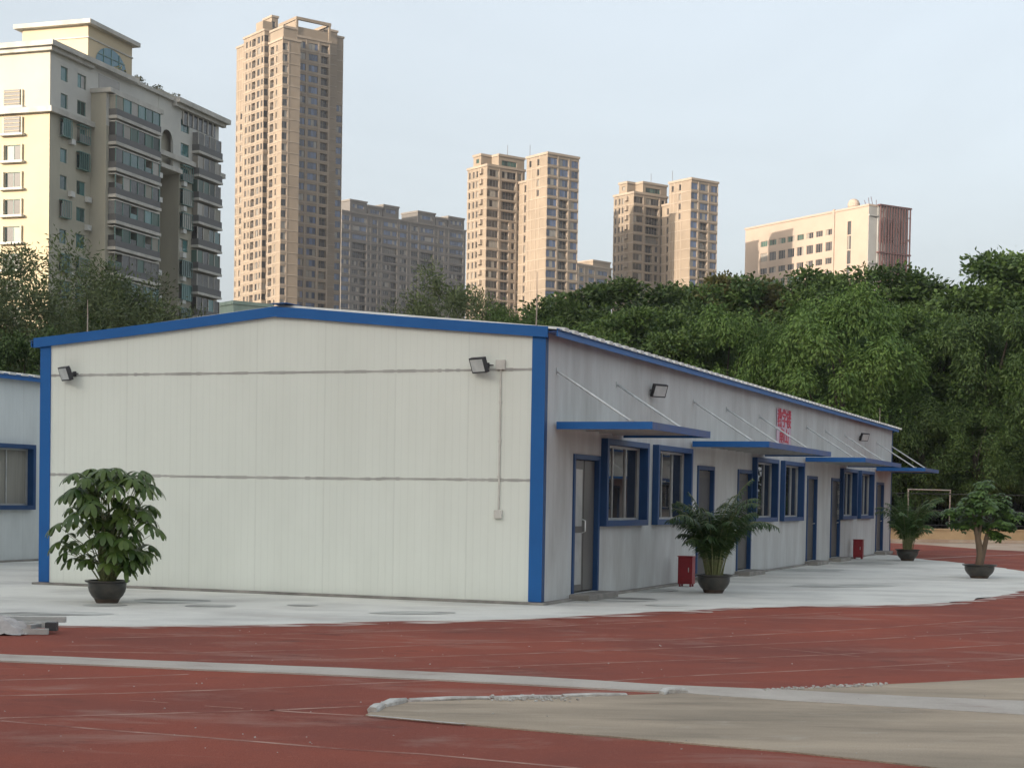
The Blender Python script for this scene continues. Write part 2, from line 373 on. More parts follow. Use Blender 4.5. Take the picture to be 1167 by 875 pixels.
mat('stain', (.58,.58,.54), .9, (.22,.215,.20), 1.5, 12, .42, .62, .25, 60, spec=.2, stretch=(.5,2.,1))
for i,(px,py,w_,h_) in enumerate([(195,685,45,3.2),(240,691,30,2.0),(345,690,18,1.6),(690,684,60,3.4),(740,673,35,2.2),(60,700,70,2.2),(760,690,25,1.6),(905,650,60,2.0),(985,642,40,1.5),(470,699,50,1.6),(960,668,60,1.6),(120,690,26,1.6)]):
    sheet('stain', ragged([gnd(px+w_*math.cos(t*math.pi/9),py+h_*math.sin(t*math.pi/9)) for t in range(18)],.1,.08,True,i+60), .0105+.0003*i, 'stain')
# kerb stones round the tip of the wedge, rubble
def stone(L, w, h, seed):
    import bmesh
    rr=random.Random(seed); bm=bmesh.new(); n=max(2,int(L/.25))
    rings=[]
    for i in range(n+1):
        x=-L/2+L*i/n; e=1-(.25 if i in(0,n) else 0); ring=[]
        for (yy,zz) in ((-w/2,-.01),(-w/2*.98,h*.6),(-w/2*.6,h),(w/2*.6,h),(w/2*.98,h*.6),(w/2,-.01)):
            ring.append(bm.verts.new((x+rr.uniform(-.006,.006),yy*e+rr.uniform(-.007,.007),zz*(1 if zz<0 else e+rr.uniform(-.12,.12)))))
        rings.append(ring)
    for a,b in zip(rings,rings[1:]):
        for j in range(5): bm.faces.new((a[j],b[j],b[j+1],a[j+1]))
    bm.faces.new(rings[0]); bm.faces.new(rings[-1][::-1])
    me=bpy.data.meshes.new('kerb_stone'); bm.to_mesh(me); bm.free(); me.materials.append(M['rubble']); return me
def along(pix):
    P=[gnd(*p) for p in pix]; return P
def kerb(P, lens, label, w, h):
    i=0; seg=0; pos=P[0].copy(); k=0
    while seg<len(P)-1:
        L=lens[k%len(lens)]; d=P[seg+1]-P[seg]; 
        rest=(P[seg+1]-pos).length
        if rest<L*.6: pos=P[seg+1].copy(); seg+=1; continue
        L=min(L,rest); d=d.normalized()
        o=bpy.data.objects.new('kerb_stone', stone(L-.03,w,h,k*7+len(P))); COL.objects.link(o)
        c=pos+d*L/2; o.location=(c.x+random.uniform(-.01,.01),c.y+random.uniform(-.01,.01),.008); o.rotation_euler=(0,0,math.atan2(d.y,d.x)+random.uniform(-.05,.05))
        tag(o,label,'kerb stone','kerb stones edging the tan concrete wedge'); pos=pos+d*L; k+=1
kerb(along([(424,812.5),(436,806.5),(463,800.5)]),[.42,.5,.38],'thick whitish kerb stone on the short slanting side at the tip of the tan wedge',.09,.04)
kerb(along([(466,800),(560,797),(640,795),(715,793)]),[.75,.6,.9],'thin whitish kerb stone along the far edge of the tan wedge',.075,.026)
def rubble(name, L, n, seed, size, label, cat='rubble'):
    rr=random.Random(seed); mb=MB()
    for _ in range(n):
        c=gnd(*L(rr)); s=rr.uniform(*size); T=Matrix.Translation((c.x,c.y,.012+s*.3))@Matrix.Rotation(rr.uniform(0,6),4,'Z')@Matrix.Rotation(rr.uniform(-.5,.5),4,'X')@Matrix.Diagonal((1,rr.uniform(.5,.9),rr.uniform(.35,.7),1))
        P=[Vector(p)*s/1.8 for p in ((-1,-.7,-.6),(.8,-1,-.7),(1,.6,-.6),(-.7,1,-.7),(-.6,-.8,.6),(.7,-.5,.8),(.6,.8,.5),(-.8,.5,.7))]
        P=[T@(p*rr.uniform(.75,1.25)) for p in P]; k=len(mb.v); mb.v+=[tuple(p) for p in P]; mi=mb.mi('rubble')
        for f in ((0,3,2,1),(4,5,6,7),(0,1,5,4),(1,2,6,5),(2,3,7,6),(3,0,4,7)): mb.f.append(tuple(k+i for i in f)); mb.m.append(mi)
    return tag(mb.build(name),label,cat,kind='stuff')
rubble('rubble', lambda r:(r.gauss(575,16) if r.random()<.5 else r.gauss(610,22), 796.5+r.gauss(1.0,1.6)),240,1,(.006,.028),'crumbled white concrete scattered along the far edge of the tan wedge')
rubble('broken_edge', lambda r:(lambda x:(x,787.6-(x-875)*.048+r.gauss(0,.8)))(r.uniform(868,1010)),170,2,(.006,.030),'broken stone crumbs lining the edge between red track and tan concrete')
for i,(px,py,s,lb) in enumerate([(768,790.3,.09,'largest grey broken concrete lump where the pale strip meets the wedge'),(757,791.3,.06,'small grey concrete chunk left of the largest broken lump')]):
    c=gnd(px,py); o=bpy.data.objects.new('concrete_chunk', stone(s*2.2,s*1.1,s*.5,50+i)); COL.objects.link(o); o.location=(c.x,c.y,.01); o.rotation_euler=(0,.04,.2+i); tag(o,lb,'concrete chunk')
rubble('gravel_crumbs', lambda r:(r.uniform(0,1167), 700+170*r.random()**1.2),150,3,(.004,.013),'tiny pale crumbs scattered over the red track','gravel')

# scrap metal frame pile at left edge
sc=gnd(24,723); R_=empty('scrap_frame',(sc.x,sc.y,.004),.05,label='low pile of bare metal channels and crumpled plastic at the left photo edge',cat='scrap metal')
for (x0,y0,x1,z,nm) in ((-.9,0,.27,0,'channel'),(-.9,.22,.30,.055,'channel'),(-.9,.42,.36,.095,'channel')):
    mb=MB(); mb.box((x0,y0,z),(x1,y0+.07,z+.008),'alu').box((x0,y0,z+.0085),(x1,y0+.008,z+.06),'alu').box((x0,y0+.062,z+.0085),(x1,y0+.07,z+.06),'alu'); mb.build(nm,R_,bevel=.002)
MB().box((.05,.02,.062),(.10,.45,.10),'alu',Matrix.Rotation(-.25,4,'Z')).build('cross_bar',R_)
MB().box((.22,.10,.03),(.34,.2,.12),'black_metal').build('end_cap',R_,bevel=.006)
def blob_sheet():
    n=26; V=[];F=[]
    for i in range(n):
        for j in range(n):
            x=i/(n-1)-.5; y=j/(n-1)-.5; r=math.hypot(x,y)*2
            z=.17*max(0,1-r*r)**.6+ .02*math.sin(19*x+7*y)*math.cos(23*y-5*x)+rng.normal(0,.004)
            V.append((x*.7+.02*math.sin(17*y),y*.55,max(z,.002)+.003))
    for i in range(n-1):
        for j in range(n-1): F.append((i*n+j,(i+1)*n+j,(i+1)*n+j+1,i*n+j+1))
    return rawmesh('plastic_sheet',V,F,['plastic_sheet'])
ps=bpy.data.objects.new('plastic_sheet',blob_sheet()); COL.objects.link(ps); ps.parent=R_; ps.location=(-.30,.12,0)

# ------------------------------------------------------------------ prefab classroom building
HB, PK, WB, LB = 3.9, .393, 8.496, 31.16
G=.045
def facade(mb, O, ex, en, W, z0, z1, holes, depth, m, mr, top=None):
    # wall with rectangular holes; O origin at z=0, ex along, en outward
    xs=sorted({0.,W,*[h[0] for h in holes],*[h[1] for h in holes]}); zs=sorted({z0,z1,*[h[2] for h in holes],*[h[3] for h in holes]})
    xi={x:i for i,x in enumerate(xs)}; zi={z:i for i,z in enumerate(zs)}; H=np.zeros((len(xs),len(zs)),bool)
    for h in holes: H[xi[h[0]]:xi[h[1]], zi[h[2]]:zi[h[3]]]=True
    up=Vector((0,0,1))
    def pt(x,z,d=0): return O+ex*x+up*z-en*d
    for j in range(len(zs)-1):
        i=0
        while i<len(xs)-1:
            if H[i,j]: i+=1; continue
            k=i
            while k<len(xs)-1 and not H[k,j]: k+=1
            mb.quad([pt(xs[i],zs[j]),pt(xs[k],zs[j]),pt(xs[k],zs[j+1]),pt(xs[i],zs[j+1])],m); i=k
    for a,b,c,d in holes:
        mb.quad([pt(a,c),pt(a,c,depth),pt(a,d,depth),pt(a,d)],mr); mb.quad([pt(b,c),pt(b,d),pt(b,d,depth),pt(b,c,depth)],mr)
        mb.quad([pt(a,c),pt(b,c),pt(b,c,depth),pt(a,c,depth)],mr); mb.quad([pt(a,d),pt(a,d,depth),pt(b,d,depth),pt(b,d)],mr)
WZ0,WZ1=1.09,2.45
def side_window(root, y0, y1, curtain=False, panes=3):
    # box frame standing proud of the wall; local x = outward, y = along
    w=empty_part=MB(); t=.09; p=.11
    for a,b in (((-.12,y0,WZ0),(p,y0+t,WZ1)),((-.12,y1-t,WZ0),(p,y1,WZ1)),((-.12,y0+t,WZ1-t),(p,y1-t,WZ1)),((-.12,y0+t,WZ0),(p,y1-t,WZ0+t))): w.box(a,b,'blue_frame')
    f=w.build('window',root,bevel=.004)
    s=MB(); a0,a1,b0,b1=y0+t,y1-t,WZ0+t,WZ1-t; q=.035
    s.box((-.10,a0,b0),(-.04,a0+q,b1),'alu').box((-.10,a1-q,b0),(-.04,a1,b1),'alu').box((-.10,a0+q,b0),(-.04,a1-q,b0+q),'alu').box((-.10,a0+q,b1-q),(-.04,a1-q,b1),'alu')
    for k in range(1,panes): 
        yy=a0+(a1-a0)*k/panes; s.box((-.09,yy-.014,b0+q),(-.055,yy+.014,b1-q),'alu')
    s.build('sash',f)
    g=MB()
    for k in range(panes):
        ya=a0+(a1-a0)*k/panes; yb=a0+(a1-a0)*(k+1)/panes
        g.quad([(-.07-.01*(k%2),ya+.02,b0+.02),(-.07-.01*(k%2),yb-.02,b0+.02),(-.07-.01*(k%2),yb-.02,b1-.02),(-.07-.01*(k%2),ya+.02,b1-.02)],'glass_near' if not(curtain and k) else 'curtain')
    g.build('pane',f)
def side_door(root, y0, y1, double=False):
    z0,z1=G+.06,2.17; t=.075
    mb=MB()
    for a,b in (((-.10,y0,z0),(.025,y0+t,z1)),((-.10,y1-t,z0),(.025,y1,z1)),((-.10,y0+t,z1-t),(.025,y1-t,z1))): mb.box(a,b,'blue_frame')
    f=mb.build('door',root,bevel=.003)
    a,b=y0+t,y1-t
    if double:
        mid=a+(b-a)*.52
        l=MB(); l.box((-.075,a+.01,z0+.02),(-.04,mid-.03,z1-t-.01),'door_leaf'); l.box((-.0395,a+.08,z0+.12),(-.032,mid-.10,1.0),'alu').box((-.0395,a+.08,1.1),(-.032,mid-.10,1.95),'alu'); l.build('door_leaf',f,bevel=.003)
        l=MB(); l.box((-.085,mid+.03,z0+.02),(-.05,b-.01,z1-t-.01),'door_leaf'); l.build('door_leaf',f,bevel=.003)
        MB().box((-.095,mid-.03,z0+.01),(-.088,mid+.03,z1-t),'black_metal').build('door_gap',f)
        MB().tube([(-.03,mid-.09,1.0),(.02,mid-.09,1.02),(.02,mid-.09,1.18),(-.03,mid-.09,1.2)],.012,'galv').build('handle',f,smooth=True)
    else:
        l=MB(); l.box((-.09,a+.01,z0+.02),(-.055,b-.01,z1-t-.01),'door_dark'); l.box((-.0545,a+.1,1.15),(-.049,b-.1,1.95),'black_metal'); l.build('door_leaf',f,bevel=.003)
        MB().tube([(-.05,b-.12,1.0),(0,b-.12,1.01),(0,b-.22,1.01)],.012,'galv').build('handle',f,smooth=True)
    MB().box((.0,y0-.08,.006),(.32,y1+.08,G+.055),'plinth').build('door_step',root,bevel=.012)
def canopy(root, y0, y1, rods):
    out=1.45; z1=2.6; th=.105
    mb=MB()
    mb.box((.03,y0+.04,z1-.055),(out-.035,y1-.04,z1-.03),'roof_white')
    mb.box((.03,y0,z1-th),(out,y0+.035,z1),'blue').box((.03,y1-.035,z1-th),(out,y1,z1),'blue').box((out-.035,y0+.037,z1-th-.001),(out+.002,y1-.037,z1-.002),'blue_dull')
    k=int((y1-y0)/.6)
    for i in range(1,k): y=y0+(y1-y0)*i/k; mb.box((.04,y-.02,z1-.09),(out-.04,y+.02,z1-.056),'alu')
    c=mb.build('canopy',root)
    for y in rods:
        MB().tube([(.01,y,3.32),(1.12,y,2.61)],.018,'galv').box((0.002,y-.04,3.27),(.012,y+.04,3.37),'galv').box((1.08,y-.04,2.604),(1.18,y+.04,2.625),'galv').build('support_rod',c,smooth=False)
def prefab(loc, rz, label, doors, wins, cans, L=LB, W=WB, detail=True, curtains=False, wm='panel_side'):
    R=empty('classroom_building',loc,rz,label=label,cat='building')
    n=Vector((1,0,0)); ey=Vector((0,1,0))
    holes=[(float(a),float(b),WZ0,WZ1) for a,b in wins]+[(float(a),float(b),G+.06,2.17) for a,b in doors]
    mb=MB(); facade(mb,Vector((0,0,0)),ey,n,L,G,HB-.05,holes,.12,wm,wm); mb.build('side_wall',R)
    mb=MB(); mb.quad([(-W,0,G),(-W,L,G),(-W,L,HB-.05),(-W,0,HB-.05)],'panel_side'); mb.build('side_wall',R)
    for y,nm in ((0,'gable_wall'),(L,'gable_wall')):
        mb=MB(); mb.quad([(-W,y,G),(0,y,G),(0,y,HB-.06),(-W/2,y,HB+PK-.06),(-W,y,HB-.06)],'panel_gable'); mb.build(nm,R)
    mb=MB(); mb.box((-W+.2,.25,G+.01),(-.3,L-.25,G+.02),'interior_dark').box((-W+.2,L*.0+.3,G+.02),(-W+.25,L-.3,3.),'interior_dark'); mb.build('floor',R)
    # plinth
    mb=MB(); mb.box((-W-.09,-.10,.0),(.09,L+.1,G-.003),'plinth'); mb.build('plinth',R,bevel=.01)
    # seams
    if detail:
        for z in (3.31,1.752):
            for k,(xa,xb) in enumerate([(-W+.17,-6.1),(-6.1,-2.5),(-2.5,-.18)]):
                mb=MB(); N=40; rr=random.Random(int(z*10)+k); off=rr.uniform(-.008,.008)
                for i in range(N):
                    x0=xa+(xb-xa)*i/N; x1=xa+(xb-xa)*(i+1)/N; h=rr.uniform(.012,.024)
                    mb.quad([(x0,-.003,z+off-h),(x1,-.003,z+off-h),(x1,-.003,z+off+h),(x0,-.003,z+off+h)],'seam')
                mb.build('seam_tape',R)
    # corner posts
    for (x,y,sx,sy) in ((0,0,1,1),(-W,0,-1,1),(0,L,1,-1),(-W,L,-1,-1)):
        w=.18 if y==0 else .1; o=.018
        mb=MB()
        xa,xb=sorted((x-sx*w,x+sx*o)); mb.box((xa,min(y-sy*o,y-sy*.002),G+.002),(xb,max(y-sy*o,y-sy*.002),HB-.115),'blue')
        ya,yb=sorted((y,y+sy*w*.62)); xa,xb=sorted((x+sx*.002,x+sx*o)); mb.box((xa,ya,G+.002),(xb,yb,HB-.115),'blue_frame')
        mb.build('corner_post',R,bevel=.003)
    # rake fascia (slightly crooked where two lengths meet near the ridge)
    for y,sy in ((-.03,-1),(L+.03,1)):
        ya,yb=(y-.03,y) if sy<0 else (y,y+.03)
        for sx in (-1,1):
            xe=0+.06 if sx>0 else -W-.12; xr=-W/2; mb=MB(); N=10
            for i in range(N):
                t0,t1=i/N,(i+1)/N; x0=xe+(xr-xe)*t0; x1=xe+(xr-xe)*t1
                sag=lambda t:-.012*math.sin(t*math.pi)
                zt0=HB+PK*t0+sag(t0); zt1=HB+PK*t1+sag(t1)
                if i==N-1 and sx>0: zt1-=.012
                P=[(x0,ya,zt0-.15),(x1,ya,zt1-.15),(x1,ya,zt1),(x0,ya,zt0),(x0,yb,zt0-.15),(x1,yb,zt1-.15),(x1,yb,zt1),(x0,yb,zt0)]
                k=len(mb.v); mb.v+=P; mi=mb.mi('blue')
                for f in ((0,1,2,3),(4,7,6,5),(3,2,6,7),(0,4,5,1),(0,3,7,4),(1,5,6,2)): mb.f.append(tuple(k+q for q in f)); mb.m.append(mi)
            mb.build('rake_fascia',R)
    # eave fascia + soffit
    for sx in (1,-1):
        x=.20 if sx>0 else -W-.20
        mb=MB(); xa,xb=sorted((x,x-sx*.02)); mb.box((xa,-.02,HB-.135),(xb,L+.02,HB-.024),'blue')
        xa,xb=sorted((x-sx*.022,x-sx*.198)); mb.box((xa,-.02,HB-.075),(xb,L+.02,HB-.06),'blue_dull')
        mb.build('eave_fascia',R)
    # corrugated roof
    p=.40; prof=[]
    y=-.04
    while y<L+.04:
        prof += [(y,0),(y+.19,0),(y+.215,.05),(y+.375,.05)]; y+=p
    prof.append((y,0)); mb=MB()
    for sx in (1,-1):
        xe=.235 if sx>0 else -W-.235; xr=-W/2; slope=PK/(W/2)
        for (ya,za),(yb,zb) in zip(prof,prof[1:]):
            ze=HB-.045; zr=HB+PK-.005
            mb.quad([(xe,ya,ze+za),(xe,yb,ze+zb),(xr,yb,zr+zb),(xr,ya,zr+za)],'roof_white')
            mb.quad([(xe,ya,ze-.004),(xe,yb,ze-.004),(xe,yb,ze+zb),(xe,ya,ze+za)],'roof_white')
    mb.build('roof',R)
    MB().box((-W/2-.15,.0,HB+PK+.047),(-W/2+.15,L,HB+PK+.055),'blue').build('ridge_cap',R)
    for a,b in wins: side_window(R,a,b,curtains)
    for i,(a,b) in enumerate(doors): side_door(R,a,b,i==0 and detail)
    for a,b,rods in cans: canopy(R,a,b,rods)
    return R
DO=[(1.28,2.5),(8.2,9.42),(11.3,12.52),(18.25,19.45),(21.3,22.6),(28.38,29.7)]
WI=[(2.57,4.8),(5.33,7.52),(12.56,14.67),(15.28,17.47),(22.5,24.66),(25.2,27.42)]
CA=[(.45,3.62,(.52,3.28)),(7.72,13.6,(7.85,10.3,13.1)),(17.85,23.45,(18.05,20.4,23.1)),(28.1,31.12,(28.25,31.0))]
prefab((CX,CY,0),-TH,'large white panel classroom building with blue corner posts, blank gable and canopied doors',DO,WI,CA)
lb=B(0,14.18)
WI2=[(5.0,7.2),(8.05,10.25),(14.5,16.7),(17.2,19.4),(24.,26.2)]
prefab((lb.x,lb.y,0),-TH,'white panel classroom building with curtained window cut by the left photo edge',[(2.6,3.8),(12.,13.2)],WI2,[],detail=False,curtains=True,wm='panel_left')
rb=B(75,-16)
prefab((rb.x,rb.y,0),-TH+math.pi,'third white panel classroom building standing off to the right across the concrete apron',DO,WI,CA,detail=False)

def on_main(x,y,z): # local coords of main building -> world
    return Matrix.Translation((CX,CY,0))@Matrix.Rotation(-TH,4,'Z')@Vector((x,y,z))
def floodlight(x,y,z,rz,label,tilt=.35):
    p=on_main(x,y,z); R=empty('floodlight',p,rz,label=label,cat='floodlight',group='floodlights on the classroom walls')
    T=Matrix.Translation((0,-.16,.02))@Matrix.Rotation(tilt,4,'X')
    mb=MB(); mb.box((-.15,-.035,-.11),(.15,.03,.11),'black_metal',T)
    for k in range(-4,5): mb.box((k*.026-.004,.0305,-.08),(k*.026+.004,.055,.08),'black_metal',T)
    mb.build('housing',R,bevel=.006)
    MB().box((-.128,-.038,-.088),(.128,-.0355,.088),'lens',T).build('lens',R)
    mb=MB(); mb.tube([(-.135,-.16,.02),(-.14,-.02,.02),(.14,-.02,.02),(.135,-.16,.02)],.009,'black_metal',6); mb.box((-.04,-.03,-.02),(.04,0,.06),'black_metal'); mb.build('bracket',R)
floodlight(-7.86,0,3.31,-TH-.5,'black floodlight with tilted square lens near the upper left corner of the blank gable')
floodlight(-.86,0,3.35,-TH-.45,'black floodlight beside the white junction box near the gable upper right corner')
floodlight(0,5.25,3.33,-TH+math.pi/2-.55,'black floodlight on the long side wall above the nearest pair of windows')
floodlight(0,25.4,3.36,-TH+math.pi/2-.55,'farthest floodlight on the long side wall, near its far end')
p=on_main(-.65,0,0); R=empty('conduit',p,-TH,label='white vertical cable conduit with a box at each end on the gable right side',cat='conduit')
MB().box((-.013,-.026,1.33),(.013,-.003,3.38),'white_plastic').build('pipe',R,bevel=.004)
for z,s in ((1.27,.06),(3.38,.07)): MB().box((-s,-.05,z-s),(s,-.003,z+s),'white_plastic').build('junction_box',R,bevel=.006)
for z in (2.85,2.3,1.8): MB().box((-.02,-.03,z-.012),(.02,-.002,z+.012),'white_plastic').build('clip',R)
for px,py0,py1,lb_,u,x in ((91,375,331,'thin lightning rod on the roof edge near the left corner post',.15,None),(607,371,308,'thin tall lightning rod on the roof edge near the right corner post',.15,None),(0,0,0,'short lightning rod at the far end of the long eave',28.7,0.0)):
    if x is None: x=-7.75 if px==91 else -.19; h=.56 if px==91 else .80
    else: h=.5
    p=on_main(x,u,HB+(-abs(x+WB/2)+WB/2)*PK/(WB/2)-.02); r=MB().tube([(0,0,0),(0.004,0,h*.5),(0,0,h)],[.011,.009,.005],'goal_paint',6).build('lightning_rod',None,loc=p); tag(r,lb_,'lightning rod')

# sign with red characters
p=on_main(.01,0,0); R=empty('red_sign',p,-TH,label='small faded pink notice with red Chinese characters high on the long side wall',cat='sign')
MB().box((.0,14.72,2.80),(.012,16.2,3.60),'sign_board').build('board',R)
def text(s, y, z, sy, sz, parent):
    cu=bpy.data.curves.new('lettering','FONT'); cu.body=s; cu.size=1; cu.extrude=.004; cu.align_x='CENTER'; cu.align_y='CENTER'; cu.offset=.012
    o=bpy.data.objects.new('tmp',cu); COL.objects.link(o); dg=bpy.context.evaluated_depsgraph_get(); me=bpy.data.meshes.new_from_object(o.evaluated_get(dg))
    bpy.data.objects.remove(o); me.materials.clear(); me.materials.append(M['sign_red']); q=bpy.data.objects.new('lettering',me); COL.objects.link(q); q.parent=parent
    q.rotation_euler=(math.pi/2,0,math.pi/2); q.scale=(sy,sz,1); q.location=(.018,y,z); return q
text('教学楼',15.46,3.37,.47,.44,R); text('南山',15.46,2.98,.5,.36,R)

# red extinguisher boxes
for (px,py,lb_) in ((782,668.5,'nearer red fire extinguisher box standing between the first door and the big potted palm'),(978,637,'farther red fire extinguisher box standing against the wall by the last windows')):
    g=gnd(px,py); R=empty('fire_extinguisher_box',(g.x,g.y,.004),-TH,label=lb_,cat='fire box',group='red fire extinguisher boxes by the wall')
    MB().box((-.13,-.10,.05),(.13,.10,.52),'red_box').build('body',R,bevel=.008)
    MB().box((-.14,-.11,.521),(.14,.11,.54),'red_box').build('lid',R,bevel=.004)
    for x in (-.11,.08):
        for y in (-.09,.06): MB().box((x,y,0),(x+.03,y+.03,.049),'red_box').build('foot',R)
    MB().box((-.10,-.112,.09),(.10,-.1015,.48),'red_box').box((.06,-.12,.26),(.075,-.1125,.34),'galv').build('door',R,bevel=.003)

# ------------------------------------------------------------------ potted plants
def pot(R, r, h):
    MB().lathe([(0,.0),(r*.50,.0),(r*.54,h*.05),(r*.62,h*.20)],'pot_base',36).build('pot_foot',R,smooth=True)
    MB().lathe([(r*.62,h*.201),(r*.76,h*.34),(r*.87,h*.52),(r*.92,h*.70),(r*.92,h*.88),(r*1.06,h*.93),(r*1.08,h),(r*.93,h*1.0),(r*.88,h*.86),(0,h*.86)],'pot_glaze',36).build('pot_bowl',R,smooth=True)
    MB().lathe([(r*.875,h*.865),(r*.5,h*.9),(0,h*.91)],'soil',24).build('soil',R)
def leaflet(V,F,base,d,up,L,w,droop,n=4,rnd=False):
    # curved pointed leaf strip starting at base, direction d, face normal up
    side=d.cross(up).normalized(); p=base.copy(); k=len(V); dd=d.copy()
    prof=[.25,.85,1.0,.7,.05] if n==4 else [.3,1.,.8,.05]
    if rnd: prof=[.3,.8,1.,.95,.35]
    n=len(prof)-1
    for i in range(n+1):
        ww=w*prof[i]/2
        V.append(p-side*ww); V.append(p+side*ww+ up*0)
        dd=(dd+Vector((0,0,-droop/n))).normalized(); p=p+dd*(L/n)
    for i in range(n): F.append((k+2*i,k+2*i+1,k+2*i+3,k+2*i+2))
def whorl(V,F,c,axis,n,L,w,droop,rr):
    a=axis.orthogonal().normalized(); b=axis.cross(a)
    for i in range(n):
        t=2*math.pi*(i+rr.uniform(-.15,.15))/n; d=(a*math.cos(t)+b*math.sin(t)+axis*.15).normalized()
        leaflet(V,F,c+d*L*.08,d,axis,L*rr.uniform(.8,1.1),w,droop*rr.uniform(.8,1.2),4,True)
def fin(V,F,name,m,parent):
    me=rawmesh(name,[tuple(v) for v in V],F,[m]); me.polygons.foreach_set('use_smooth',[True]*len(me.polygons))
    o=bpy.data.objects.new(name,me); COL.objects.link(o); o.parent=parent; return o
# umbrella plant left
g=gnd(122,687.5); R=empty('umbrella_plant',(g.x,g.y,.004),0,label='bushy umbrella plant with drooping hand-shaped leaves in a dark glazed pot before the blank gable',cat='potted plant')
pot(R,.275,.31)
rr=random.Random(4); V=[];F=[]; stems=MB()
heads=[]
for k in range(135):
    a=rr.uniform(0,2*math.pi); z=rr.uniform(.46,1.80); 
    prof=.70*math.sin(min(1,(z-.18)/.75)*math.pi/2)*(1 if z<1.5 else 1-(z-1.5)*1.1)
    r=prof*math.sqrt(rr.uniform(.02,1)); heads.append((a,z,r,prof))
for a,z,r,pf in heads:
    c=Vector((r*math.cos(a)*1.05,r*math.sin(a)*.9,z)); rootp=Vector((.09*math.cos(a*3+z),.09*math.sin(a*3+z),.27))
    mid=rootp.lerp(c,.55)+Vector((-math.cos(a)*.1*r,-math.sin(a)*.1*r,.10)); 
    ax=(Vector((math.cos(a),math.sin(a),0))*(r/.7)*.7+Vector((0,0,1))).normalized()
    if rr.random()<.45: stems.tube([rootp,mid,c],[.010,.007,.003],'stem_green',5,False)
    else: stems.tube([mid.lerp(c,.3),c],[.004,.003],'stem_green',4,False)
    whorl(V,F,c,ax,rr.randint(6,8),rr.uniform(.17,.235),rr.uniform(.066,.085),1.5,rr)
for k in range(7):
    a=k*.9; stems.tube([(.08*math.cos(a),.08*math.sin(a),.26),(.13*math.cos(a),.13*math.sin(a),.8),(.2*math.cos(a),.2*math.sin(a),1.4)],[.014,.011,.006],'stem_green',6,False)
stems.build('stems',R,smooth=True); fin(V,F,'foliage','leaf_umbrella',R)
# areca palms
def palm(px,py,r_pot,hp,height,spread,seed,label,nf=26):
    g=gnd(px,py); R=empty('potted_palm',(g.x,g.y,.004),0,label=label,cat='potted plant',group='potted palms beside the long wall'); pot(R,r_pot,hp)
    rr=random.Random(seed); V=[];F=[]; st_=MB()
    for k in range(nf):
        a=k*2.399+rr.uniform(-.3,.3); b0=Vector((rr.uniform(.02,.14)*math.cos(a),rr.uniform(.02,.14)*math.sin(a),hp*.85))
        lean=rr.uniform(.1,1.15); Lf=height*rr.uniform(.6,1.2); d=Vector((math.cos(a)*.25*lean,math.sin(a)*.25*lean,1)).normalized(); pts=[b0]; p=b0.copy(); N=18
        tgt=Vector((math.cos(a),math.sin(a),-.35-.5*lean))
        for i in range(N):
            t=i/N; d=(d+tgt*(.01+.46*lean*t**2.6)*spread).normalized(); p=p+d*(Lf/N); pts.append(p.copy())
        st_.tube(pts,[.011*(1-.8*i/N)+.002 for i in range(N+1)],'stem_green',5,False)
        sub=3
        for i in range(int(N*.38),N):
            for q in range(sub):
                t=(i+q/sub)/N; c=pts[i].lerp(pts[i+1],q/sub); dd=(pts[i+1]-pts[i]).normalized(); side=dd.cross(Vector((0,0,1)))
                if side.length<.1: side=Vector((math.sin(a),-math.cos(a),0))
                side.normalize(); nrm=side.cross(dd).normalized(); ll=.27*spread**.3*math.sin(min(1,(t-.30)/.7+.12)*math.pi*.92)+.06
                for s in (-1,1):
                    leaflet(V,F,c,(side*s*.8+dd*.6+nrm*.15+Vector((rr.uniform(-.2,.2),rr.uniform(-.2,.2),rr.uniform(-.2,.1)))).normalized(),nrm,ll*rr.uniform(.7,1.15),.022,1.3,3)
    for k in range(16):
        a=rr.uniform(0,6.28); x=.13*math.cos(a)*rr.random(); y=.13*math.sin(a)*rr.random(); st_.tube([(x,y,hp*.85),(x*2.2,y*2.2,hp*.85+rr.uniform(.45,.75))],[.013,.008],'stem_green',5,False)
    st_.build('stems',R,smooth=True); fin(V,F,'fronds','leaf_palm',R)
palm(813,676,.29,.31,1.48,.95,5,'large potted palm with arching dark fronds beside the nearer red box',46)
palm(1034,639,.31,.31,1.55,.9,9,'potted palm standing beyond the far end of the long wall, before the goal frame',34)
# small tree in a pot
g=gnd(1116,659); R=empty('potted_tree',(g.x,g.y,.004),0,label='small forked-trunk tree with layered leaves in a dark pot at right',cat='potted plant'); pot(R,.33,.29)
tr=MB(); rr=random.Random(12); V=[];F=[]
def limb(pts,rad): tr.tube(pts,rad,'bark',9,True)
limb([(0,0,.25),(.01,0,.5),(-.03,.01,.75),(-.08,.02,1.0),(-.15,0,1.3)],[.095,.075,.065,.05,.028])
limb([(.03,0,.35),(.09,.02,.6),(.13,0,.85),(.22,-.03,1.15),(.3,0,1.4)],[.06,.055,.048,.035,.02])
limb([(-.03,0,.85),(.03,.05,1.2),(.06,.02,1.7)],[.04,.03,.015])
ends=[(-.15,0,1.3),(.3,0,1.4),(.06,.02,1.7),(.2,-.03,1.1),(-.08,.02,1.0)]
cl=[(-.62,0,1.35,.18),(-.5,.1,1.15,.12),(-.3,-.1,1.45,.26),(-.35,.1,1.1,.2),(-.05,0,1.72,.22),(.12,.1,1.95,.18),(.1,-.15,1.5,.3),(.35,0,1.62,.24),(.5,.05,1.4,.24),(.68,-.05,1.3,.16),(.4,-.1,1.12,.25),(.42,.05,.88,.18),(-.1,.1,1.25,.3),(.15,.15,1.1,.25),(.55,.0,1.08,.15),(-.25,0,1.65,.15),(.28,0,.95,.14)]
